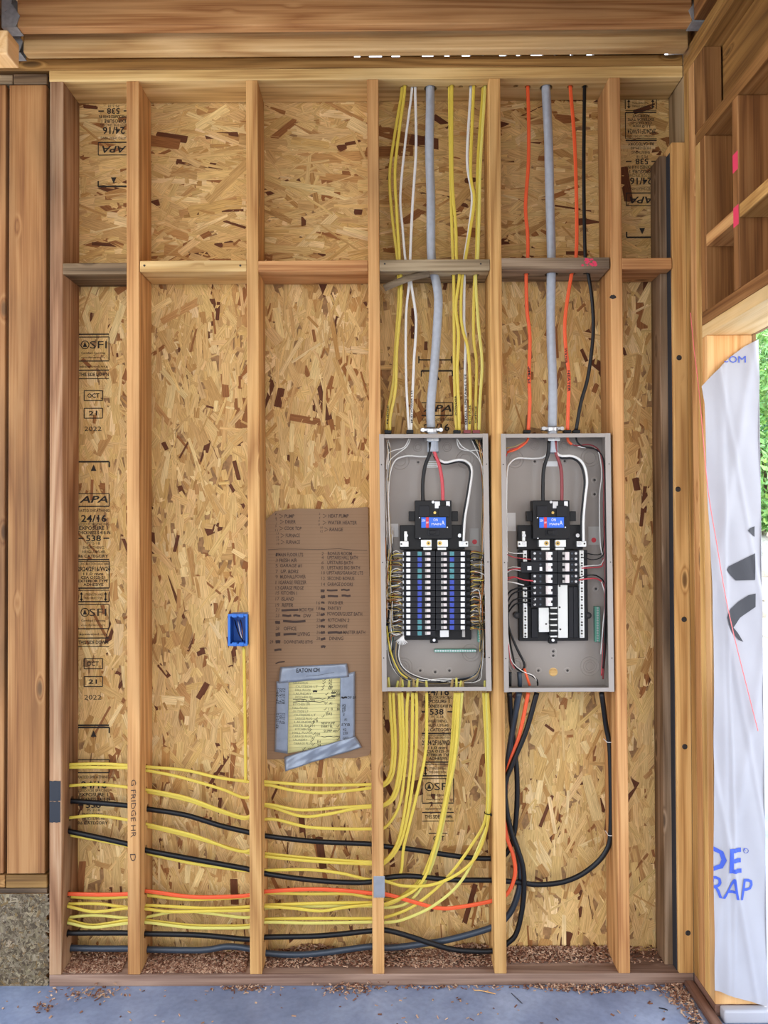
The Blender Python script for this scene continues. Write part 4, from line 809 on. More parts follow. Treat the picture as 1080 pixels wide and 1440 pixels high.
wire([(772, 620), (771, 637), (765, 658), (763.5, 680), (763.5, 713)], 'black', SV2, .0062, .035, 'conductor', 10)['label'] = 'black conductor'
wire([(781, 620), (782, 637), (788, 655), (790, 675), (790, 713)], 'dred_wire', SV2, .0058, .035, 'conductor', 10)['label'] = 'dark red conductor'
wire([(778, 622, .05), (786, 640), (806, 641.5), (820, 652), (825.5, 674), (823, 700), (820.5, 730), (820.5, 762)], 'white', SV2, .0042, .032, 'conductor', 10)['label'] = 'white striped neutral conductor'
wire([(777, 623, .055), (786, 643, .038), (806, 645), (817, 655), (822, 676), (820, 700), (817.5, 730), (817.5, 760)], 'black', SV2, .0036, .036, 'conductor', 8)
wire([(775, 622, .06), (767, 641), (751, 645), (729, 644), (718, 650), (713, 664), (712, 720), (713, 790)], 'white', SV2, .003, .06, 'conductor', 8)
m_ = MB(); m_.cyl(at(777, 603, .05), at(777.5, 637, .045), .0155, 14, .018); m_.build('cable_stub', M['lightgrey'], SV2)
for pts, c, r in (
  ([(743, 614), (740, 622), (726, 632), (713, 636)], 'orange', .004), ([(738, 622), (726, 630), (716, 633), (710, 645)], 'red_wire', .002), ([(738, 621), (724, 628), (712, 630)], 'tanwire', .002),
  ([(798, 614), (799, 620), (804, 625)], 'orange', .0048), ([(803, 624), (812, 627), (826, 625), (838, 629), (845, 640), (849, 668), (849, 720), (851, 800), (850, 900), (848, 955)], 'dred_wire', .0024),
  ([(804, 624), (818, 629), (838, 631), (844, 645), (846, 670), (843, 700), (844, 760), (847, 780)], 'white', .0018), ([(810, 614), (812, 622), (820, 628), (838, 632), (848, 645), (851, 672), (852, 740), (851, 860), (848, 940)], 'black', .003),
  ([(822, 777, .04), (835, 780, .05), (845, 779, .05), (848, 770, .06), (851, 740, .065)], 'black', .0018), ([(820, 784, .04), (835, 787, .05), (848, 781, .05), (852, 760, .06)], 'black', .0018), ([(818, 799, .04), (835, 798, .05), (847, 796, .05), (848, 785, .06)], 'red_wire', .002),
  ([(816, 797, .04), (835, 795, .05), (845, 794, .05), (850, 784, .06)], 'white', .0016), ([(812, 816, .035), (825, 814, .04), (840, 814, .05), (848, 822, .055), (851, 845, .06), (849, 900, .06), (846, 950, .06)], 'red_wire', .0026), ([(813, 813, .04), (826, 809, .045), (842, 811, .05), (852, 830, .06), (852, 900, .065), (848, 955, .06)], 'black', .0022), ([(846, 818, .05), (851, 840, .055), (848, 880, .055), (845, 920, .06)], 'white', .0018),
  ([(712, 775, .05), (722, 778, .045), (736, 778, .04)], 'white', .0016), ([(712, 779, .05), (724, 784, .04), (750, 787, .03)], 'red_wire', .0016), ([(712, 803, .05), (722, 800, .04), (734, 800, .03)], 'red_wire', .0018), ([(712, 806, .05), (720, 801, .045), (735, 803, .035)], 'white', .0018), ([(712, 800, .05), (721, 797, .04), (735, 799, .03)], 'white', .0015),
  ([(712, 813, .05), (722, 811, .04), (735, 815, .03), (750, 817, .022)], 'red_wire', .0022), ([(712, 816, .05), (724, 812, .04), (738, 816, .03)], 'red_wire', .0018), ([(712, 818, .05), (722, 819, .04), (737, 823, .035)], 'white', .0022),
  ([(713, 838, .055), (718, 831, .045), (735, 825, .035), (752, 824, .022)], 'black', .0028), ([(713, 848, .055), (720, 836, .045), (735, 830, .035), (752, 832, .022)], 'black', .0028), ([(714, 856, .055), (722, 844, .045), (738, 841, .035), (752, 842, .022)], 'black', .0028), ([(714, 862, .055), (724, 850, .045), (738, 847, .035), (752, 849, .022)], 'black', .0028),
  ([(714, 800, .06), (712, 860, .06), (718, 890, .055), (728, 915, .05), (738, 935, .05), (732, 945, .05)], 'black', .0036), ([(715, 850, .06), (715, 880, .06), (724, 905, .055), (736, 930, .045), (737, 942, .045), (728, 948, .045)], 'black', .0036), ([(714, 860, .06), (717, 900, .065), (722, 925, .06), (726, 940, .055), (744, 948, .045), (755, 956, .045), (756, 964, .05)], 'black', .003),
  ([(713, 880, .06), (716, 910, .06), (720, 930, .055), (735, 944, .04), (750, 950, .04), (755, 958, .045)], 'white', .0016), ([(715, 905, .06), (718, 930, .055), (724, 940, .05)], 'red_wire', .0016),
  ([(737, 940, .045), (742, 955, .04), (745, 964, .045)], 'orange', .0045), ([(730, 945, .045), (731, 956, .045), (731, 965, .05)], 'bluegrey', .008), ([(717, 945, .05), (717, 965, .05)], 'black', .006)):
    wire(pts, c, PR, r, .05, 'branch_wire', 7)
for px in (741.5, 798.5, 811): pbox('cable_bushing', px-5, px+5, 604.5, 609, .042, .066, 'plastic', PR, .0012)

# ------------------------------------------------------------------ cardboard circuit list
Yc = .128
def cz(px, py, Y=Yc): p = at(px, py, Y); return (p.x, p.z)
out = [cz(372, 735), cz(377, 728), cz(387, 719), cz(400, 717), (cz(420, 715)), cz(455, 716), cz(490, 714.5), cz(517.5, 713), cz(521, 880), cz(523, 1050), cz(519, 1062), cz(500, 1066), cz(440, 1066.5), cz(373, 1068), cz(372, 900)]
card = MB().poly(out, Yc+.005, .005).build('cardboard_sheet', M['cardboard']); tag(card, 'brown cardboard sheet with a handwritten circuit list between two studs', 'cardboard')
fl = MB()
for y in np.arange(724, 1062, 4.6):
    a, b = cz(377, y+R(-.4, .4)), cz(517+(y-720)*.012, y-1+R(-.4, .4)); stroke(fl, [a, ((a[0]+b[0])/2, (a[1]+b[1])/2+R(-.0005, .0005)), b], R(.0004, .0016), Yc-.00015)
tag(fl.build('crease_lines', M['flute'], card), kind='stuff')
hw = MB(); YI = Yc-.0004
def hand(s, px, py, w_, h=6, m=None, mbx=None, Y=None, rot=-.012, bold=False):
    yy = YI if Y is None else Y; p = at(px+w_/2, py, yy); k = (yy+CD)/FPX
    text_mb(mbx or hw, s, (p.x, yy, p.z), h*k*.92, w_*k, rot=rot+R(-.012, .012), shear=R(-.05, .15), jit=.0003, bold=bold)
def scrib(px0, px1, py, th=3.6, mbx=None, Y=None, slope=0):
    yy = YI-.0002 if Y is None else Y; n = max(3, int((px1-px0)/4)); pts = []
    for i in range(n+1): p = at(px0+(px1-px0)*i/n, py+slope*i/n+R(-.7, .7), yy); pts.append((p.x, p.z))
    stroke(mbx or hw, pts, th*.0024, yy)
X_ = lambda v: 360+v/6.0
Yy = lambda v: 700+v/6.0
for n_, s, vx, vy, w_ in (('1 3', 'PUMP', 240, 155, 14), ('5 7', 'DRIER', 245, 203, 15), ('9 11', 'COOK TOP', 240, 258, 24), ('13 15', 'FURNACE', 250, 318, 20), ('17 19', 'FURNACE', 252, 374, 20), ('2 4', 'HEAT PUMP', 608, 153, 29), ('6 8', 'WATER HEATER', 605, 210, 41), ('10 12', 'RANGE', 620, 268, 19)):
    hand(s, X_(vx), Yy(vy), w_, 5.4, bold=True); x = X_(vx)-7
    a, b, c_ = cz(x, Yy(vy)-2.6, YI), cz(x+5, Yy(vy), YI), cz(x, Yy(vy)+2.6, YI); stroke(hw, [a, b, c_], .002, YI)
    for q, dy in zip(n_.split(), (-2.8, 2.6)): hand(q, x-6, Yy(vy)+dy, 1.8*len(q), 3.2)
a = [cz(X_(v), Yy(u), YI) for v, u in ((100, 438), (200, 432), (330, 432), (520, 436), (700, 430), (820, 440), (935, 445))]; stroke(hw, a, .0018, YI)
for n_, s, vy, w_, vx in (('1', 'MAIN FLOOR LTS', 480, 35, 188), ('3', 'FRESH AIR', 528, 25, 196), ('5', 'GARAGE #1', 573, 31, 202), ('7', 'UP. BDRS', 622, 25, 208), ('9', 'MUD/HALL/POWER', 666, 36, 204), ('11', 'GARAGE FREEZER', 714, 37, 203), ('13', 'GARAGE FRIDGE', 760, 33, 205), ('15', 'KITCHEN 1', 803, 22, 213), ('17', 'ISLAND', 853, 18, 213), ('19', 'REFER', 906, 16, 218), ('21', 'MICRO POW', 944, 20, 366), ('23', 'DW', 995, 11, 400), ('28', 'OFFICE', 1103, 18, 234), ('', 'LIVING', 1150, 17, 352)):
    hand(s, X_(vx), Yy(vy), w_, 5.6, bold=True)
    if n_: hand(n_, X_(165), Yy(vy), 3.2+2*(len(n_) > 1), 5.2)
for n_, s, vy, w_, vx in (('2', 'BONUS ROOM', 470, 34, 605), ('4', 'UPSTAIRS HALL BATH', 505, 43, 602), ('6', 'UPSTAIRS BATH', 547, 36, 602), ('8', 'UPSTAIRS BIG BATH', 590, 46, 602), ('10', 'UPSTAIRS/GARAGE LTS', 633, 51, 597), ('12', 'SECOND BONUS', 680, 38, 602), ('14', 'GARAGE DOORS', 730, 36, 602), ('16', 'WASHER', 886, 22, 605), ('18', 'PANTRY', 932, 19, 607), ('20', 'POWDER/GUEST BATH', 980, 49, 602), ('22', 'KITCHEN 2', 1032, 30, 607), ('24', 'MICROWAVE', 1085, 27, 610), ('26', 'MASTER BATH', 1135, 31, 735), ('28', 'DINING', 1187, 20, 617)):
    hand(s, X_(vx), Yy(vy), w_, 5.4, bold=True); hand(n_, X_(552 if vy < 750 else 510), Yy(vy), 3+2*(len(n_) > 1), 5)
for v0, v1, vy, th in ((598, 688, 780, 2.6), (718, 790, 778, 2.6), (605, 692, 830, 3), (722, 798, 828, 3), (545, 578, 785, 4), (548, 583, 834, 4.4), (550, 578, 886, 3), (545, 582, 938, 3.6), (545, 580, 984, 3.6), (543, 580, 1033, 3.6), (545, 582, 1086, 3.6), (545, 582, 1136, 3.6), (545, 585, 1190, 3.6), (605, 728, 1136, 3.4), (215, 358, 949, 3), (222, 298, 995, 3.2), (315, 374, 993, 3), (228, 418, 1042, 3.4), (162, 203, 1050, 4.4), (165, 205, 1153, 5), (232, 342, 1150, 3.2)): scrib(X_(v0), X_(v1), Yy(vy), th)
Y2 = lambda v: 890+v/6.0
hand('DOWNSTAIRS BTHS', X_(238), Y2(76), 40, 5.2, bold=True); hand('29', X_(115), Y2(76), 5, 5)
for v0, v1, vy, th, sl in ((165, 205, 76, 4.6, 0), (155, 215, 146, 3, -1), (548, 585, 117, 3.6, 0), (165, 243, 258, 1.8, -3)): scrib(X_(v0), X_(v1), Y2(vy), th, slope=sl)
hw.build('handwriting', M['brownink'], card)['label'] = 'dark marker handwriting and crossed-out lines'

def sheet(name, corners, m, label, cat, Y, nx=10, ny=10, wav=.0012, curl=None, th=.0006):
    """thin bent sheet: corners (tl, tr, br, bl) in pixels, as a solid of small thickness"""
    tl, tr, br, bl = [at(p[0], p[1], Y) for p in corners]; V_ = []; F_ = []
    for j in range(ny+1):
        for i in range(nx+1):
            u, v = i/nx, j/ny; p = (tl*(1-u)+tr*u)*(1-v)+(bl*(1-u)+br*u)*v
            y = Y-wav*(.5+.5*math.sin(u*9+v*5+p.z*40)*math.sin(v*11-u*3+p.x*60)); z = p.z
            if curl: dy, dz = curl(u, v); y -= dy; z += dz
            V_.append((p.x, y, z))
    n = len(V_); V2 = V_+[(x, y+th, z) for x, y, z in V_]; W_ = nx+1
    for j in range(ny):
        for i in range(nx):
            q = (j*W_+i, j*W_+i+1, (j+1)*W_+i+1, (j+1)*W_+i); F_ += [q[::-1], tuple(n+k for k in q)]
    edge = [j for j in range(W_)]+[j*W_+nx for j in range(1, ny+1)]+[ny*W_+i for i in range(nx-1, -1, -1)]+[j*W_ for j in range(ny-1, 0, -1)]
    for a_, b_ in zip(edge, edge[1:]+edge[:1]): F_.append((a_, b_, n+b_, n+a_))
    o = MB().add(V_ and V2, F_).build(name, M[m], smooth=True); return tag(o, label, cat)
note = sheet('note_page', [(405, 957), (480, 952.5), (479, 1046), (404, 1059.5)], 'note', 'yellow lined note page covered in tick marks, taped to the cardboard', 'paper', Yc-.003, 6, 8, .0006)
tp = 'strips of grey duct tape round the note'
t1 = sheet('tape_strip', [(394, 938), (488, 933), (491, 952), (392, 961)], 'tape', 'top strip of grey duct tape with two words on it', 'tape', Yc-.0045, 24, 6, .0016, lambda u, v: (.012*max(0, .12-u)*4*v, 0))
t2 = sheet('tape_strip', [(389, 958), (406, 955), (404.5, 1060), (386, 1057)], 'tape', 'left vertical strip of grey duct tape beside the note', 'tape', Yc-.0042, 6, 20, .001, lambda u, v: (.008*max(0, .3-u)*max(0, .15-v)*20, 0))
t3 = sheet('tape_strip', [(478.5, 950), (499.5, 944), (499, 1038), (478, 1050)], 'tape', 'right vertical strip of grey duct tape beside the note', 'tape', Yc-.0043, 6, 20, .001)
t4 = sheet('tape_strip', [(400, 1064), (500, 1035), (509, 1051), (402, 1083)], 'tape', 'bottom slanted strip of grey duct tape peeling off at its left end', 'tape', Yc-.006, 28, 8, .003, lambda u, v: (.035*max(0, .34-u)*(.4+v)+.004*math.sin(u*22+v*3)*.5, .012*max(0, .3-u)*math.sin(v*3)))
for t in (t1, t2, t3, t4): t['group'] = tp
mb = MB()
hand('EATON CH', 416.5, 942.5, 33, 6.5, mbx=mb, Y=Yc-.0075, rot=.03, bold=True); a, b, c_ = [cz(*p, Yc-.0075) for p in ((430, 951), (445, 950), (470, 945.5))]; stroke(mb, [a, b, c_], .0008, Yc-.0075)
mb.build('handwriting', M['ink'], t1)
mb = MB()
for px in (390, 394.5, 399):
    for (ya, yb) in ((968, 990), (1003, 1024 if px < 392 else 1018)): hand(random.choice(['RF-1E-12', 'P-8U-24', 'SF-1R-20', '2F-30-1']), px-(yb-ya)/2, (ya+yb)/2, yb-ya, 4, mbx=mb, Y=Yc-.006, rot=math.pi/2)
mb.build('handwriting', M['ink'], t2)
mb = MB(); scrib(480, 488, 981, 2.6, mb, Yc-.0065)
for s, px, py, w_ in (('DP BR', 489, 981, 12), ('A3', 481, 992, 5), ('A8', 481, 996, 5), ('1P', 481, 1000, 5), ('1', 483, 1005, 1.5), ('A1', 484, 1012, 4), ('SYB', 480, 1019, 12), ('42', 482, 1026, 5), ('230', 482, 1031, 7), ('GF2', 482, 1038, 8)): hand(s, px, py, w_, 4, mbx=mb, Y=Yc-.0062)
mb.build('handwriting', M['ink'], t3)
mr = MB(); mi_ = MB(); YN = Yc-.0042
for k in range(19):
    y = 962+k*5.0; a, b = cz(406, y, YN), cz(479, y-2.5, YN); stroke(mr, [a, b], .0007, YN)
    if k < 18: hand(random.choice(['BEDROOM LTS', 'HALL PLUGS', 'KITCHEN SM', 'LAUNDRY', 'OUTSIDE LT', 'MSTR BATH', 'GARAGE PLUG']), 411+R(0, 5), y-1.5, R(18, 34), 3.4, mbx=mr, Y=YN-.0001)
mr.build('ruled_lines', M['faint'], note)
for px, py in ((455, 957), (455, 960.5), (454, 965), (453, 969), (459, 976), (461, 982), (458, 989), (457, 997), (459, 1002), (454, 1007), (444, 1011), (440, 1017), (435, 1022), (436, 1027), (441, 1032), (438, 1042), (440, 1047), (427, 1053), (424, 1057), (475, 1021), (475, 1027), (475, 1039)):
    a = [cz(*q, YN-.0002) for q in ((px-1.5, py), (px-.4, py+1.5), (px+2.6, py-2))]; stroke(mi_, a, .0016, YN-.0002)
for s, px, py, w_ in (('A3', 462, 957, 5), ('A2', 462, 961, 5), ('A1', 462, 965, 5), ('AR', 461, 968, 5), ('7', 466, 967, 2), ('XXXX', 466, 972, 12), ('BEDR', 461, 981, 10), ('BR', 473, 977, 6), ('A1', 463, 989, 4), ('70', 474, 992, 4), ('BR', 474, 997, 4), ('NEW PUMP', 452, 1017, 19), ('EVERY BL', 452, 1021.5, 16), ('SUMP 40', 455, 1028, 18), ('220', 443, 1032.5, 7), ('A7', 438, 1038, 5), ('B4', 446, 1043, 5), ('24', 446, 1048, 5), ('220', 433, 1054, 8), ('440', 446, 1054, 8), ('4 8', 440, 1014, 7), ('1 B', 462, 997, 6), ('202', 458, 1004, 9)): hand(s, px, py, w_, 3.8, mbx=mi_, Y=YN-.0002)
for v0, v1, py, th in ((440, 446, 972.5, 2.4), (466, 472, 974.5, 2), (466, 472, 978.5, 2), (412, 430, 983.5, .8), (436, 458, 982.5, .9), (412, 458, 987, .8), (452, 478, 1036, .8)): scrib(v0, v1, py, th, mi_, YN-.0002)
mi_.build('tick_marks', M['ink'], note)

# ------------------------------------------------------------------ blue outlet box
a, b = at(321.5, 907, -.006), at(349.5, 864.5, -.006); ob = empty('outlet_box', ((a.x+b.x)/2, .03, a.z)); tag(ob, 'blue plastic outlet box fixed to the side of the third stud', 'outlet box')
t = .003; xs_ = at(349, 886, 0).x-.001
MB().box((a.x, .066, a.z), (xs_, .069, b.z)).build('back', M['bluebox'], ob)
m = MB(); m.box((a.x, -.006, a.z), (a.x+t, .066, b.z)); m.box((xs_-t, -.006, a.z), (xs_, .066, b.z)); m.box((a.x+t, -.006, a.z), (xs_-t, .066, a.z+t)); m.box((a.x+t, -.006, b.z-t), (xs_-t, .066, b.z)); m.build('body', M['bluebox'], ob)
m = MB(); m.box((a.x-.002, -.009, a.z-.003), (a.x+.006, -.006, b.z+.003)); m.box((xs_-.006, -.009, a.z-.003), (xs_, -.006, b.z+.003)); m.box((a.x+.006, -.009, a.z-.003), (xs_-.006, -.006, a.z+.005)); m.box((a.x+.006, -.009, b.z-.005), (xs_-.006, -.006, b.z+.003)); m.build('rim', M['bluebox'], ob)
for z in (a.z-.004, b.z-.009):
    for x in (a.x+.012, xs_-.028): MB().box((x, -.0105, z), (x+.016, .012, z+.013), .002).build('screw_boss', M['bluebox'], ob)
for c, d in (('black', 0), ('white', 4), ('copper', 8)): wire([(330+d, 872, .05), (332+d, 880, .03), (336+d*.6, 892, .02), (341, 900-d*.4, .03), (342, 903, .05)], c, ob, .0018, name='wire_end')
tag(cable('thin yellow cable running down from the blue outlet box beside the stud', [(343, 910, .06), (344, 960, .06), (345, 1040, .07), (345.5, 1099, .07)], Y=.065, name='flat_cable', group='cables run through the studs'))

# ------------------------------------------------------------------ small fittings on the studs
p0, p1 = at(525.5, 1262, -.001), at(541, 1232, -.001); npl = empty('nail_plate', ((p0.x+p1.x)/2, -.001, p0.z)); tag(npl, 'small steel nail plate on the stud below the left panel', 'nail plate')
m = MB(); m.box((p0.x, -.0022, p0.z), (p1.x, -.0004, p1.z), .0005); m.build('plate', M['steel'], npl)
for i in range(4):
    for j in (0, 1):
        x = p0.x+.004+i*(p1.x-p0.x-.008)/3; z = p0.z+.003 if j == 0 else p1.z-.003; MB().box((x-.0014, -.0032, z-.004), (x+.0014, -.0023, z+.004)).build('tooth', M['steel'], npl)
for i, (ya, yb, s) in enumerate(((1098, 1126.5, 'upper'), (1127.5, 1156.5, 'lower'))):
    p0, p1 = at(69.5, yb, -.002), at(84.5 if i else 85, ya, -.002); n = 7
    pts = [(p0.x, p0.z), ]+[(p0.x+(p1.x-p0.x)*k/n, p0.z+R(-.002, .002)) for k in range(1, n)]+[(p1.x, p0.z), (p1.x, p1.z)]+[(p1.x-(p1.x-p0.x)*k/n, p1.z+R(-.002, .002)) for k in range(1, n)]+[(p0.x, p1.z)]
    tag(MB().poly(pts, -.0003, .0012).build('tape_patch', M['blacktape']), s+' patch of black tape on the leftmost stud', 'tape')
mb = MB(); xg = at(187.5, 1137, -.0006)
text_mb(mb, 'G FRIDGE HR', (xg.x, -.0006, xg.z), .016, .19, rot=-math.pi/2, jit=.0012); q = at(187, 1206, 0); text_mb(mb, 'D', (q.x, -.0006, q.z), .018, .024, rot=-math.pi/2, jit=.001)
mb.build('handwriting', M['brownink'], S2)['label'] = 'marker note written down the stud'
def sheathtxt(s, px, py, L, obname, Y, h, rot=math.pi/2, m='ink'):
    pass
def on_cable(label_part, s, px, py, L, h, Y, lean=0, m='ink'):
    o = next(o for o in C.objects if o.get('label') == label_part); mb = MB(); p = at(px, py, Y); k = (Y+CD)/FPX
    text_mb(mb, s, (p.x, Y, p.z), h*k, L*k, rot=math.pi/2*(1 if lean >= 0 else -1)+abs(lean)*0, jit=.0005, bold=True); mb.build('handwriting', M[m], o)
on_cable('left orange cable above the right panel, marked PUMP', 'PUMP', 744, 527, 24, 3.6, .0505)
on_cable('right orange cable above the right panel, marked WATER HEATER', 'WATER', 795.8, 500, 22, 3.6, .0505, -1); on_cable('right orange cable above the right panel, marked WATER HEATER', 'HEATER', 800, 536, 30, 3.6, .0505, -1)
on_cable('right one of the two thin white cables above the left panel', 'MUD POWER LTS', 579, 572, 46, 2.6, .0512); on_cable('white cable right of the left thick grey cable', 'SMALL UPSTAIRS LTS', 655, 562, 72, 3, .056)
on_cable('leftmost yellow cable above the left panel', 'FRIDGE', 545.2, 583, 26, 2.8, .0505); on_cable('middle yellow cable just right of the left thick grey cable', 'POWDER', 640.8, 570, 28, 2.8, .0505); on_cable('yellow cable behind the right-hand white cable', 'BONUS', 660.6, 583, 26, 2.8, .0455); on_cable('second yellow cable from the right above the left panel', 'OFFICE', 669, 583, 24, 2.6, .0555)
# staples and ties
for i, (px, py, s) in enumerate(((857, 1043, 'upper'), (859.5, 1174, 'lower'))):
    p = at(px, py, .065); st = MB(); pth = [Vector((p.x-.010, .10, p.z)), Vector((p.x-.010, .062, p.z)), Vector((p.x-.007, .057, p.z)), Vector((p.x+.007, .057, p.z)), Vector((p.x+.012, .062, p.z)), Vector((p.x+.0125, .10, p.z))]
    tag(st.tube(pth, .0014, n=6).build('cable_staple', M['wplastic']), s+' white staple holding the looping black cable', 'staple')
p = at(686.5, 1143, .06); tie = MB()
tie.tube([Vector((p.x+.012*math.cos(a_), .06+.016*math.sin(a_), p.z)) for a_ in np.linspace(0, 2*math.pi, 20)], .0022, .0012, n=6, up=(0, 0, 1)); tie.box((p.x+.004, .040, p.z-.004), (p.x+.012, .046, p.z+.004), .001); tag(tie.build('cable_tie', M['plastic']), 'black cable tie round the yellow cables under the left panel', 'cable tie')

# ------------------------------------------------------------------ sawdust and floor litter
sp = []
zc = .0405
xs = [at(v, 1340, .1).x for v in (100, 180, 205, 350, 372, 524, 541, 693, 714, 862, 880, 950)]
for i, n in enumerate((1500, 2400, 1700, 2000, 1900, 160)):
    a_, b_ = xs[2*i], xs[2*i+1]
    for k in range(n):
        u = random.random(); x = a_+(b_-a_)*u; d_ = random.random()**(.62 if i < 2 else 1.5 if i != 2 else 1.3); y = .134-.124*d_ if i < 2 else .134-(.095 if i < 4 else .075)*d_**1.5
        if i == 4 and u > .35 and random.random() < .5 and y < .09: continue
        h = .028*(y/.134)**2*(.6+.4*math.sin(x*23)) if i < 4 else .016*(y/.134)**2
        sp.append((x, y, zc+h*random.random()))
tag(chips('wood_shavings', sp), 'reddish drill shavings heaped along the sill plate', 'shavings', kind='stuff')
sp = []
def pile(px, Y, n, sx_, sy_, h=.006):
    c_ = at(px, 1395, 0).x
    for _ in range(n): sp.append((c_+random.gauss(0, sx_), min(Y+random.gauss(0, sy_), -.006), .002+h*random.random()**2))
pile(140, -.045, 90, .05, .022, .014); pile(85, -.115, 30, .02, .012, .008); pile(345, -.018, 90, .05, .010); pile(495, -.022, 130, .05, .014, .014); pile(620, -.012, 60, .1, .006); pile(850, -.02, 260, .1, .012); pile(780, -.012, 130, .06, .008); pile(955, -.05, 260, .035, .04)
for _ in range(170): sp.append((R(-1.3, 1.0), -.01-R(0, 1)**2*.3, .002))
for k in range(220): t_ = random.random(); sp.append((XR-.05-random.random()**2*.05, -.01-t_*.28, .002+.006*random.random()))
tag(chips('floor_shavings', [s for s in sp if s[0] < XR-.036]), 'wood shavings scattered on the slab in front of the sill', 'shavings', kind='stuff')
def litter(name, label, cat, pts, r, m, Y=None):
    P_ = [atx and Vector((at(px, 1395, 0).x, yy, r+.0005+zz)) for px, yy, zz in pts]; o = MB().tube(spline(P_, .004), r, r*.6, n=6, up=(0, 0, 1)).build(name, M[m]); return tag(o, label, cat)
litter('wood_sliver', 'pale thin wood sliver on the slab under the left panel', 'sliver', [(665, -.03, 0), (675, -.036, .002), (694, -.05, 0)], .0022, 'clear')
litter('wire_scrap', 'thin dark wire scrap on the slab near the fourth stud', 'wire scrap', [(716, -.045, 0), (722, -.075, 0), (727, -.1, 0)], .0014, 'black')
litter('wire_scrap', 'curled black wire ring on the slab', 'wire scrap', [(832, -.035, 0), (836, -.028, .002), (841, -.033, .001), (840, -.042, 0), (834, -.042, .002), (832, -.036, .003)], .0018, 'black')
litter('wire_scrap', 'short black wire offcut at the lower right of the slab', 'wire scrap', [(908, -.125, 0), (914, -.13, 0), (918, -.137, 0)], .0022, 'black')
litter('wire_scrap', 'black offcut nearest the photo edge at lower right', 'wire scrap', [(936, -.2, 0), (941, -.198, 0), (946, -.204, 0)], .0034, 'black')
litter('wire_scrap', 'dark sliver beside the nearest black offcut', 'wire scrap', [(940, -.185, 0), (947, -.19, 0), (953, -.203, 0)], .0016, 'nail')

# ------------------------------------------------------------------ house wrap on the jamb
ww = empty('house_wrap', (XR+.07, YJ-.01, .06)); tag(ww, 'white house wrap folded round the door jamb with blue lettering', 'house wrap')
YW = YJ-.006; XE = XO+.014
prof = []
nV, nU = 180, 36; V_ = []; F_ = []
L_ = [(986, 543), (990, 567), (993, 670), (999, 800), (1003, 900), (1003, 1100), (1003, 1290), (1004, 1391)]
def lerp_l(y):
    for (xa_, ya_), (xb_, yb_) in zip(L_, L_[1:]):
        if ya_ <= y <= yb_: return xa_+(xb_-xa_)*(y-ya_)/(yb_-ya_)
    return L_[0][0] if y < L_[0][1] else L_[-1][0]
zlo, zhi = at(1030, 1412, YW).z, at(1060, 478, YW).z
def wrap_y(x, z): 
    u = (x-XR)/(XE-XR); return YW-.004-.006*math.sin(max(0, min(1, u))*math.pi)*(.6+.4*math.sin(z*5))-.004*math.exp(-((u-.22)/.07)**2)*(1 if z < 2 else .5)+.002*math.sin(z*17+u*9)-.005*max(0, math.sin(z*6-u*5))**8-.006*math.exp(-((u-.32-.05*math.sin(z*3))/.04)**2)*(.3+.7*abs(math.sin(z*1.7)))-.004*max(0, math.sin(z*9+u*8+1))**10
for j in range(nV+1):
    for i in range(nU+1):
        u = i/nU; v = j/nV
        ylo = 1391+(1414-1391)*u; yhi = float(np.interp(u, (0, .434, .75, 1), (543.5, 506.6, 488, 478))); py = yhi+(ylo-yhi)*v
        xl = at(lerp_l(py), py, YW).x; x = xl+(XE-xl)*u; z = at(1030, py, YW).z; V_.append((x, wrap_y(x, z), z))
W_ = nU+1
for j in range(nV):
    for i in range(nU): F_.append((j*W_+i, j*W_+i+1, (j+1)*W_+i+1, (j+1)*W_+i))
n = len(V_)                                              # back layer gives it thickness; outer return round the corner
V2 = V_+[(x, y+.0006, z) for x, y, z in V_]; F2 = F_+[tuple(n+k for k in f[::-1]) for f in F_]
wm = MB().add(V2, F2); wo = wm.build('sheet', M['wrap'], ww, smooth=True)
MB().box((XE-.001, YJ-.012, .09), (XE+.0005, .0, zhi)).build('outer_return', M['wrap'], ww)
def wrap_text(s, px0, px1, py, h, m, bold=True, clip=None, rot=0, shear=0, bsize=None):
    mb = MB(); p = at((px0+px1)/2, py, YW-.01); k = (YW+CD)/FPX; text_mb(mb, s, (p.x, 0, p.z), h*k, (px1-px0)*k, rot=rot, shear=shear, bold=bold)
    bm = bmesh.new(); vs = [bm.verts.new(v) for v in mb.v]
    for f in mb.f:
        try: bm.faces.new([vs[i] for i in f])
        except ValueError: pass
    if clip:
        cx_ = at(clip, py, YW-.01).x; bmesh.ops.bisect_plane(bm, geom=bm.verts[:]+bm.edges[:]+bm.faces[:], plane_co=(cx_, 0, 0), plane_no=(-1, 0, 0), clear_outer=True)
    qa, qb = at(986, 543.5, YW-.005), at(1019, 506.6, YW-.005); pn = Vector((qa.z-qb.z, 0, qb.x-qa.x))
    bmesh.ops.bisect_plane(bm, geom=bm.verts[:]+bm.edges[:]+bm.faces[:], plane_co=(qa.x, 0, qa.z), plane_no=pn, clear_outer=True)
    bmesh.ops.triangulate(bm, faces=bm.faces[:])
    for _ in range(4):
        le = [e for e in bm.edges if e.calc_length() > .008]
        if not le: break
        bmesh.ops.subdivide_edges(bm, edges=le, cuts=1); bmesh.ops.triangulate(bm, faces=bm.faces[:])
    for v in bm.verts: v.co.y = wrap_y(v.co.x, v.co.z)-.0022
    MB().bm(bm).build('lettering', M[m], ww)
wrap_text('COM', 1015, 1049, 505, 9.5, 'wrapblue', False, None, -.01)
wrap_text('DE', 993, 1042, 1209, 34, 'wrapblue', True, 1004.5, -.02); wrap_text('R', 1046, 1049, 1195, 4.2, 'wrapblue', False)
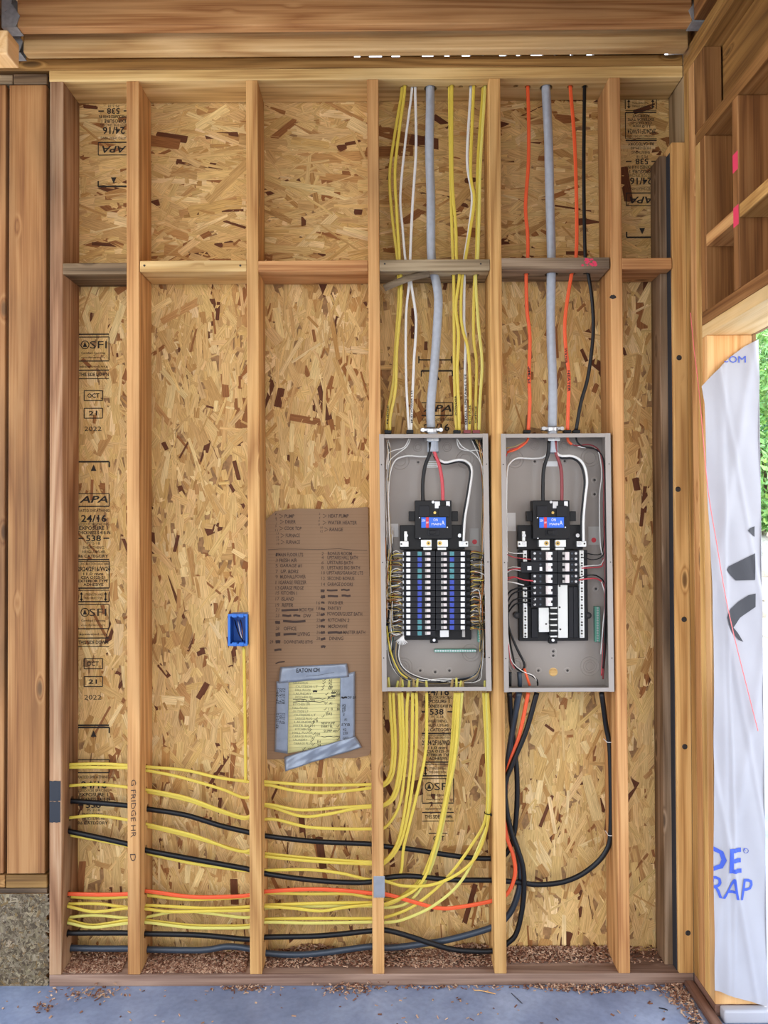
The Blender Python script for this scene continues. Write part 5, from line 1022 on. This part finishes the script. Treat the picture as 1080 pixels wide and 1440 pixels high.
mb = MB(); p = at(1047.5, 1195, YW); yy = wrap_y(p.x, p.z)-.001; mb.ringz((p.x, 0, p.z), .0065, .0078, yy, 18); mb.build('lettering', M['wrapblue'], ww)
wrap_text('RAP', 999, 1058, 1249, 29, 'wrapblue', False, 1004.5, -.06, .15)
def wrap_shape(pts):
    P_ = [at(px, py, YW-.008) for px, py in pts]; mb = MB(); bm = bmesh.new(); bm.faces.new([bm.verts.new(p) for p in P_]); bmesh.ops.triangulate(bm, faces=bm.faces[:])
    bmesh.ops.subdivide_edges(bm, edges=bm.edges[:], cuts=5, use_grid_fill=True)
    for v in bm.verts: v.co.y = wrap_y(v.co.x, v.co.z)-.0022
    mb.bm(bm).build('printed_mark', M['wrapblack'], ww)
kx = 5.54
sh_ = lambda L: [(1000+a/kx, 700+b/kx) for a, b in L]
wrap_shape(sh_([(340, 222), (300, 236), (282, 255), (300, 272), (340, 305)]))
wrap_shape(sh_([(340, 432), (240, 480), (135, 535), (118, 560), (140, 590), (190, 645), (340, 640)]))
for q in ([(345, 745), (290, 758), (297, 885), (345, 850)], [(290, 758), (210, 810), (225, 935), (297, 885)], [(210, 810), (150, 865), (172, 1010), (225, 935)], [(150, 865), (118, 905), (112, 930), (172, 1010)], [(112, 930), (125, 985), (165, 1055), (172, 1010)], [(165, 1055), (210, 1105), (250, 1122), (205, 1050), (172, 1010)]): wrap_shape(sh_(q))
# pink mason line
P_ = [at(x, y, Y_) for x, y, Y_ in ((971, 440, -.06), (976, 490, -.1), (984, 560, -.16), (995, 683, YW-.018), (1008, 765, YW-.02), (1020, 837, YW-.022), (1033, 897, YW-.022), (1050, 965, YW-.022), (1066, 1028, YW-.022))]
for p in P_[:3]: p.x = min(p.x, XR-.004)
tag(MB().tube(spline(P_, .03), .0014, n=6).build('string_line', M['line']), 'thin pink string line slanting across the white house wrap', 'string')

# ------------------------------------------------------------------ outside
gx = []; nx, ny = 40, 50
def gz(x, y):
    d_ = max(0, (x-1.3)*.35+(y+.2)*.9-3.0); return -.10+.42*d_*.62+(.05*math.sin(x*3.1+y*2.3)+.04*math.sin(x*6+y*7))*min(1, d_*.6)
V_ = []; F_ = []
for j in range(ny+1):
    for i in range(nx+1):
        x = XO+.03+(14)*(i/nx)**1.4; y = -6+22*j/ny; V_.append((x, y, gz(x, y)))
for j in range(ny):
    for i in range(nx): a_ = j*(nx+1)+i; F_.append((a_, a_+1, a_+nx+2, a_+nx+1))
g = MB().add(V_, F_).build('ground', M['gravel'], smooth=True); tag(g, kind='structure')
tag(MB().box((XO+.035, -6, -.2), (XO+1.9, 3.4, -.03)).build('path', M['concrete']), kind='structure')
# unseen yard in front of the open side, coloured dark to cut bounced light
tag(MB().box((-12, -22, -.2), (XO+.02, -5.001, -.02)).build('driveway', M['dirt']), kind='structure')
rocks = []
def rock_mesh(seed):
    random.seed(seed); bm = bmesh.new(); bmesh.ops.create_icosphere(bm, subdivisions=2, radius=1)
    for v in bm.verts: v.co *= 1+R(-.22, .22); v.co.z *= .75
    me = bpy.data.meshes.new('rock'); bm.to_mesh(me); bm.free(); me.materials.append(M['rock']); return me
RM = [rock_mesh(s) for s in range(5)]; random.seed(11)
for k in range(40):
    dpt = R(4.2, 9.5); px = R(1056, 1090); p = at(px, 800, dpt); z = gz(p.x, p.y)
    o = bpy.data.objects.new('rock', RM[k % 5]); C.objects.link(o); s = R(.04, .11)*(dpt/7); o.location = (p.x, p.y, z+s*.3); o.scale = (s*R(.8, 1.3), s*R(.8, 1.3), s); o.rotation_euler = (R(0, 6), R(0, 6), R(0, 6))
    tag(o, 'pale rock lying on the bank outside the door opening', 'rock', 'rocks on the bank outside')
def bush(name, label, x, y, h, w_, n, tone):
    z = gz(x, y); t = empty(name, (x, y, z)); tag(t, label, 'bush'); tr = MB()
    for k in range(4): a_ = R(0, 6.28); tr.tube([Vector((x, y, z-.1)), Vector((x+.12*w_*math.cos(a_), y+.12*w_*math.sin(a_), z+h*.4)), Vector((x+.4*w_*math.cos(a_), y+.4*w_*math.sin(a_), z+h*.8))], .03, n=6)
    tr.build('stem', M['bark'], t); V_ = []; F_ = []; col = []
    for k in range(n):
        a_ = R(0, 6.28); rr_ = random.random()**.4; zz = random.random(); lump = .7+.3*math.sin(a_*3+zz*9)
        c_ = Vector((x+w_*rr_*lump*math.cos(a_)*math.sin(.3+2.4*zz), y+w_*rr_*lump*math.sin(a_)*math.sin(.3+2.4*zz), z+.05+h*zz)); s = R(.03, .08)
        d1 = Vector((R(-1, 1), R(-1, 1), R(-1, 1))).normalized()*s; d2 = d1.orthogonal().normalized()*s*.4; b_ = len(V_)
        V_ += [c_-d1, c_+d2, c_+d1, c_-d2]; F_.append((b_, b_+1, b_+2, b_+3)); q = R(.6, 1.3); L = lin(tone); col.append((L[0]*q*R(.8, 1.2), L[1]*q, L[2]*q*R(.7, 1.2), 1))
    o_ = Vector((x, y, z)); me = bpy.data.meshes.new('foliage'); me.from_pydata([tuple(Vector(v)-o_) for v in V_], [], F_); me.materials.append(M['leaf'])
    A = me.attributes.new('tone', 'FLOAT_COLOR', 'FACE'); A.data.foreach_set('color', np.array(col, np.float32).ravel())
    o = bpy.data.objects.new('foliage', me); C.objects.link(o); o.parent = t; tag(o, kind='stuff')
for i, (px, dpt, h, w_, tone, lab) in enumerate(((1085, 10.2, 2.6, 1.0, (150, 192, 116), 'light green bush on the bank seen through the opening'), (1120, 11.6, 3.4, 1.3, (120, 168, 120), 'darker green tree behind the light green bush'), (1060, 12.8, 4.4, 1.5, (160, 200, 140), 'tallest pale green tree at the top of the bank'), (1200, 11.0, 3.4, 1.6, (130, 176, 120), 'green bush farther right on the bank'))):
    p = at(px, 700, dpt-CD); bush('bush', lab, p.x, p.y, h, w_, 7000, tone)
# green hose on low stakes over the path
pa, pb = at(1040, 1200, 1.2), at(1110, 1204, .9); ho = empty('barrier_tape', (pa.x, pa.y, -.03)); tag(ho, 'two green ribbons stretched low outside the opening', 'ribbon')
for dz in (0, -.045):
    a_, b_ = Vector((pa.x-.2, pa.y, pa.z+dz)), Vector((pb.x+.6, pb.y, pb.z+dz)); MB().tube([a_, (a_+b_)/2-Vector((0, 0, .01)), b_], .004 if dz else .003, .014 if dz == 0 else .009, up=(0, 0, 1), n=6).build('ribbon', M['hose'], ho)
for p in (Vector((pa.x-.2, pa.y, 0)), Vector((pb.x+.6, pb.y, 0))): MB().box((p.x-.015, p.y+.005, -.04), (p.x+.015, p.y+.035, pa.z+.05)).build('stake', M['firZ'], ho)
for o in list(bpy.data.objects):
    if o.type == 'MESH' and o.users == 0: bpy.data.objects.remove(o)
